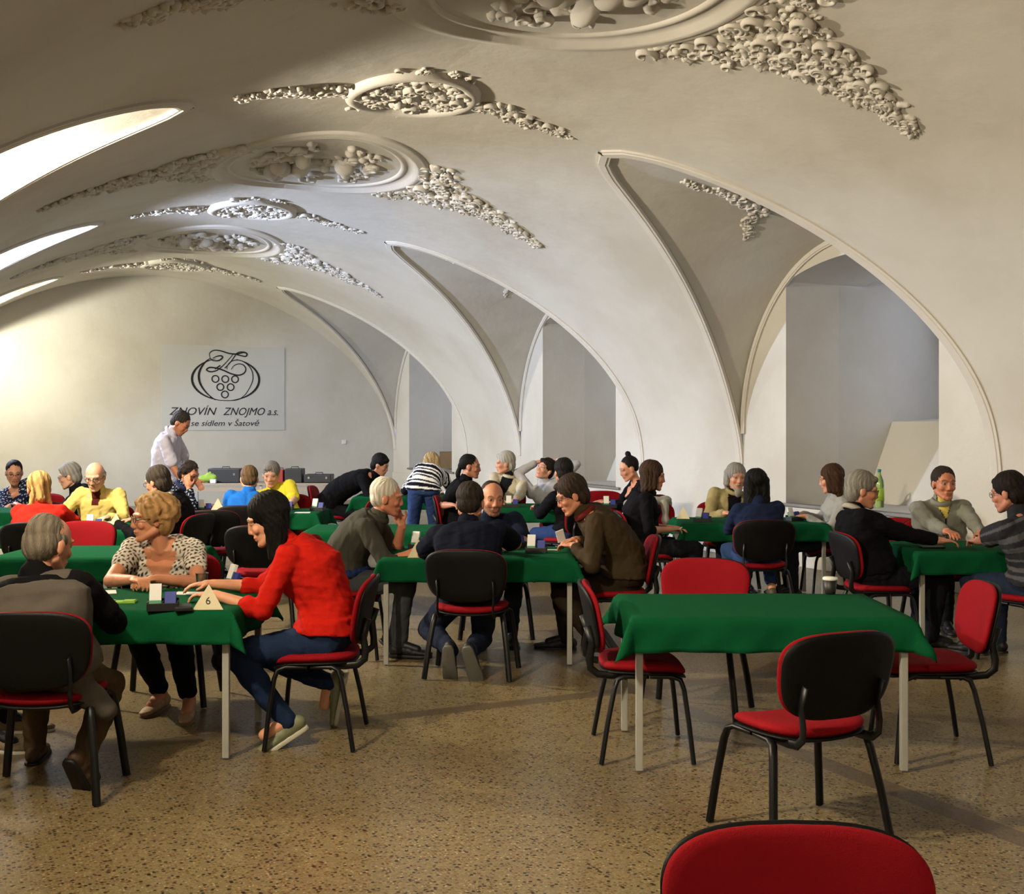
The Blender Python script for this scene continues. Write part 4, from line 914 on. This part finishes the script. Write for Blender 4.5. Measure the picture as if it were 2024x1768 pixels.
# ------------------------------------------------------------------ things on the tables
M_CARD = mat('cream_card', '#c9bf9f', .8); M_LIME = mat('lime_plastic', '#79a52a', .5); M_GCARD = mat('green_card', '#3f7f5a', .7); M_BCARD = mat('blue_card', '#1c2f84', .6); M_WCARD = mat('white_card', '#d3d3cf', .7)
M_CLEAR = mat('clear_plastic', (.95, .95, .93), .08, trans=1); M_DARK = mat('dark_case', '#101211', .5, bump=.1); M_RCASE = mat('red_case', '#8c1414', .5); M_LATCH = mat('chrome', '#b9b9b9', .25, 1); M_LIMEBAG = mat('lime_fabric', '#7d9a2c', .8, bump=.2)
M_GBAG = mat('grey_bag', '#26272a', .85, bump=.3); M_CUP = mat('black_paper_cup', '#0c0c0c', .5)
def number_card(x, y, w, h, label, num=None, deg=0):
    P = at(x, y, ZT); t = empty('table_number_card', P, math.radians(deg)); tag(t, label, 'table number', 'triangular table number cards')
    d = h*.38; A, B_, C_, D_ = V(-w/2, 0, 0), V(w/2, 0, 0), V(0, d*.5, h), V(0, d*1.8, 0)
    th = .0015; mb = MB().add([A, B_, C_, D_], [(0, 1, 2), (1, 3, 2), (3, 0, 2), (0, 3, 1)]); mb.build('card', M_CARD, t, False)
    if num:
        me = text_mesh(num, 'number'); co = coords(me); c0 = (co.min(0)+co.max(0))/2; sz = h*.30/.7; n = nrm(np.cross(B_-A, C_-A)); up_ = nrm(C_-(A+B_)/2)
        q = (A+B_)/2+up_*h*.36; setcoords(me, q+np.outer((co[:, 0]-c0[0])*sz, V(1, 0, 0))+np.outer((co[:, 1]-c0[1])*sz, up_)+n*.0012); link('number', me, M_INK, t, False)
    return t
number_card(411, 1206, .150, .125, 'cream triangular card with the number 6 at the corner of the left foreground table', '6', 4)
number_card(826, 1103, .145, .13, 'cream triangular card in front of the white-haired man in grey')
number_card(228, 1046, .15, .14, 'cream triangular card on the table of the bald man in yellow', None, 5)
number_card(430, 1014, .17, .15, 'white triangular card beside the curly-haired boy', None, 5)
number_card(1350, 1026, .13, .12, 'white triangular card at the left end of the bearded man\'s table', None, -10)
def bidding_box(x, y, deg, label, c1=M_GCARD, sc=1.0):
    P = at(x, y, ZT); t = empty('bidding_box', P, math.radians(deg)); t.scale = (sc,)*3; tag(t, label, 'bidding box', 'bidding boxes on the bridge tables')
    mb = MB(); mb.box((0, 0, .004), (.15, .085, .008)); mb.box((0, -.040, .020), (.15, .006, .036), bev=.002); mb.box((0, .040, .028), (.15, .006, .052), bev=.002)
    for x_ in (-.072, .0, .072): mb.box((x_, 0, .022), (.006, .08, .040))
    mb.build('holder', M_DARK, t, False)
    R1 = Matrix.Rotation(math.radians(-20), 3, 'X')
    MB().box((-.036, .005, .050), (.060, .022, .075), R1, .002).build('lower_cards', c1, t, False)
    MB().box((-.036, .016, .085), (.058, .020, .085), R1, .002).build('upper_cards', M_WCARD, t, False)
    MB().box((.036, .002, .052), (.055, .020, .072), R1, .002).build('blue_cards', M_BCARD, t, False); return t
bidding_box(322, 1206, 12, 'bidding box with white and green cards beside the number 6 card')
bidding_box(460, 1162, -50, 'bidding box with blue and white cards beyond the red-shirted woman\'s forearms')
bidding_box(829, 1086, -20, 'bidding box with white cards at the white-haired man\'s hand')
bidding_box(1020, 1082, 20, 'bidding box with white cards right of the bearded man')
bidding_box(1060, 1093, -8, 'bidding box with white and green cards in front of the leaning man')
bidding_box(186, 1046, 10, 'white bidding box in front of the bald man in yellow')
bidding_box(405, 1012, 20, 'bidding box between the curly-haired boy and the triangular card')
bidding_box(566, 1008, -5, 'blue and white bidding box at the right hand of the man in yellow T-shirt')
bidding_box(628, 1010, -15, 'dark bidding box at the right end of the hoodie boy\'s table')
bidding_box(1012, 1003, 0, 'dark bidding box in front of the silver-haired man in cream')
bidding_box(1205, 1004, 0, 'dark bidding box in front of the woman with the top bun')
bidding_box(1388, 1032, -30, 'dark bidding box in front of the bearded man in beige')
bidding_box(1570, 1030, 30, 'dark bidding box at the hand of the woman in the grey sweater')
def board(x, y, deg, label, sc=1.0):
    P = at(x, y, ZT); t = empty('duplicate_board', P, math.radians(deg)); t.scale = (sc,)*3; tag(t, label, 'card board', 'lime plastic card boards')
    MB().box((0, 0, .007), (.25, .10, .014), bev=.003).build('tray', M_LIME, t, False)
    for s in (-1, 1): MB().box((s*.075, .0, .017), (.085, .085, .006), bev=.002).build('pocket', M_LIME, t, False)
board(236, 1192, 6, 'lime green plastic card board by the grey vest man\'s arm', .68); board(160, 1045, 0, 'lime green card board left of the white bidding box', .6); board(1068, 1002, 0, 'lime green card board on the far centre table', .8)
def sheet(x, y, w, d, deg, label):
    P = at(x, y, ZT); o = MB().box((0, 0, .002), (w, d, .003)).build('score_sheet', M_PAPER, None, False); o.location = P; o.rotation_euler = (0, 0, math.radians(deg)); tag(o, label, 'paper', 'white paper sheets on tables')
sheet(372, 1174, .15, .10, -6, 'white paper sheet between the clasped hands and the number 6 card'); sheet(207, 1172, .12, .14, 20, 'white paper under the patterned-top woman\'s elbow'); sheet(1084, 1088, .13, .05, 0, 'white card strip by the leaning man\'s hand'); sheet(598, 1014, .16, .14, 5, 'white paper sheet on the far left table end'); sheet(1078, 1006, .14, .08, 0, 'white paper strip on the far centre table')
# score pad computer, phone, cups
t = MB().box((0, 0, .012), (.085, .12, .022), bev=.006).build('score_keypad', M_DARK, None, False); t.location = at(362, 1206, ZT); t.rotation_euler = (0, 0, .3); tag(t, 'small black score keypad between bidding box and number 6 card', 'keypad')
t = MB().box((0, 0, .008), (.17, .09, .014), bev=.004).build('score_keypad', M_DARK, None, False); t.location = at(1842, 1084, ZT); tag(t, 'flat black keypad under the reaching man\'s hand on the right table', 'keypad')
t = empty('coffee_cup', at(1641, 1174, ZT)); tag(t, 'black paper coffee cup with white lid on the empty foreground table', 'cup')
MB().lathe([(.001, 0), (.027, 0), (.028, .002), (.038, .078), (.036, .078), (.001, .076)]).build('cup_body', M_CUP, t); MB().lathe([(.001, .074), (.0395, .074), (.041, .078), (.041, .084), (.037, .090), (.001, .090)]).build('lid', M_WCARD, t)
t = empty('plastic_cup', at(399, 1170, ZT)); tag(t, 'clear plastic cup by the hand of the red-shirted woman', 'cup')
MB().lathe([(.001, .0), (.024, .0), (.034, .10), (.0365, .10), (.0365, .103), (.0325, .103), (.0225, .003), (.001, .003)]).build('cup_wall', M_CLEAR, t)
# hands holding cards and paper
def held(x, y, D, w, h, rot, name, label, cat):
    o = MB().box((0, 0, 0), (w, .006, h), bev=.001).build(name, M_WCARD, None, False); o.location = atd(x, y, D); o.rotation_euler = rot; tag(o, label, cat)
held(1108, 1060, 8.52, .060, .095, (.4, -.35, .2), 'playing_cards', 'fan of white cards held by the leaning man in the olive sweater', 'cards')
held(1343, 1058, 11.0, .10, .14, (.5, -.5, .3), 'paper_sheet', 'white paper held on the lap of the woman with brown bob', 'paper')
# cases on the bare table by the wall
def case(xp, w, d, h, m, label, deg=0, latch=True, hd=True, Y=18.75):
    X = (xp-1012)/F*Y; t = empty('carrying_case', (X, Y, .752), math.radians(deg)); tag(t, label, 'case', 'cases on the bare table')
    MB().box((0, 0, h/2), (w, d, h), bev=.012).build('case_body', m, t, False)
    if hd: MB().tube([(-.06, 0, h-.004), (-.055, 0, h+.025), (.055, 0, h+.025), (.06, 0, h-.004)], .007, 8).build('handle', M_DARK, t)
    if latch:
        for s in (-1, 1): MB().box((s*w*.33, -d/2-.003, h*.6), (.03, .008, .035)).build('latch', M_LATCH, t, False)
case(447, .50, .34, .22, M_DARK, 'wide black case on the bare table behind the child in blue'); case(553, .16, .30, .20, M_RCASE, 'red case beside the head of the man in yellow T-shirt', latch=False); case(583, .27, .30, .22, M_DARK, 'upright black case right of the red case', latch=False)
case(631, .42, .34, .13, M_DARK, 'low black case with chrome latches at the right end of the bare table')
mb = MB(); mb.cap((-.10, 0, .07), .06, (.08, 0, .09), .07).cap((0, 0, .10), .07, (.04, 0, .19), .04); o = link('fabric_pouch', fuse(mb, 'pouch', .012, 5), M_LIMEBAG); X = (412-1012)/F*18.6; o.location = (X, 18.62, .745); tag(o, 'lime green pouch on the bare table left of the wide black case', 'pouch')
t = MB().box((0, 0, .03), (.09, .09, .06), bev=.01).build('paper_cup_stack', M_WCARD, None, False); t.location = ((422-1012)/F*18.5, 18.5, .751); t.name = 'tissue_box'; tag(t, 'small white box at the front of the bare table', 'box')
# board in the far niche, bottle and bag on the near niche sill
M_WOOD = mat('brown_wood', '#6b563c', .7, bump=.2, bscale=30, var=.25, vscale=5)
mb = MB(); t = hall(mb.box(hp(23.30, HALF+.75, SILL+.205), (.30, 1.35, .35), bev=.01).build('wooden_crate', M_WOOD, None, False)); tag(t, 'brown wooden crate on the sill of the farthest niche', 'crate')
M_BOT = mat('tinted_bottle', (.55, .80, .30), .08, trans=.9); M_CAP = mat('teal_cap', '#1c7a7c', .5); M_LAB = mat('green_yellow_label', '#8fae2a', .6)
k = (1738-1012)/F; Yb = 9.42/(k*CS+SN); t = empty('water_bottle', (k*Yb, Yb, SILL+.031)); tag(t, 'green water bottle with teal cap on the sill of the nearest niche', 'bottle'); t.scale = (1.15,)*3
MB().lathe([(.001, 0), (.040, 0), (.045, .01), (.045, .22), (.040, .26), (.016, .33), (.015, .355), (.001, .355)]).build('bottle_body', M_BOT, t); MB().lathe([(.001, .352), (.018, .352), (.018, .375), (.001, .376)]).build('cap', M_CAP, t); MB().lathe([(.0455, .07), (.0462, .07), (.0462, .19), (.0455, .19)]).build('bottle_label', M_LAB, t)
k = (1688-1012)/F; Yb = 9.45/(k*CS+SN); mb = MB(); mb.cap((-.12, 0, .09), .085, (.12, 0, .09), .085).cap((-.08, 0, .17), .05, (.10, 0, .20), .045)
o = link('black_handbag', fuse(mb, 'bag', .012, 4), M_GBAG); o.location = (k*Yb, Yb, SILL+.026); s_ = MB().tube([(-.08, 0, .18), (-.03, 0, .30), (.05, 0, .31), (.10, 0, .21)], .009, 8).build('strap', M_GBAG, o); o.name = 'handbag'; tag(o, 'black handbag with strap on the sill of the nearest niche', 'bag')
# grey shoulder bag hung on the chair of the woman in the patterned top
mb = MB(); mb.cap((0, -.10, .26), .055, (0, .08, .26), .055).cap((0, -.09, .17), .075, (0, .07, .17), .075)
o = link('shoulder_bag', fuse(mb, 'bag', .01, 5), M_GBAG); o.location = (-1.70, 7.10, .10); MB().tube([(0, -.06, .28), (-.06, .10, .46), (-.13, .33, .62), (-.10, .20, .48), (0, .07, .28)], .009, 8).build('strap', M_GBAG, o); tag(o, 'dark grey shoulder bag hanging beside the patterned-top woman\'s chair', 'bag')
# jacket left over a chair back
chair(1.52, 12.05, 200, 'chair with a pale grey jacket over its back, beside the woman with paper')
mb = MB(); mb.cap((-.20, 0, .84), .05, (.20, 0, .84), .05); mb.cap((-.22, -.04, .80), .055, (-.20, -.05, .50), .05); mb.cap((.22, -.04, .80), .055, (.22, -.05, .46), .05); mb.cap((0, -.04, .82), .06, (0, -.05, .52), .07); mb.cap((-.1, -.05, .8), .06, (-.08, -.05, .52), .05); mb.cap((.1, -.05, .8), .06, (.1, -.05, .5), .05); mb.cap((0, .05, .82), .05, (0, .07, .6), .05); mb.cap((-.15, .05, .82), .04, (-.15, .06, .6), .04); mb.cap((.15, .05, .82), .04, (.15, .06, .6), .04)
me = fuse(mb, 'jacket', .011, 6); folds(me, .010, 20, 5); o = link('hung_jacket', me, mat('pale_grey_cloth', '#8e8e86', .9, bump=.2)); o.location = (1.52+.28*math.sin(math.radians(200)), 12.05-.28*math.cos(math.radians(200)), .035); o.rotation_euler = (0, 0, math.radians(200)); tag(o, 'pale grey jacket draped over a chair beside the woman with paper', 'jacket')
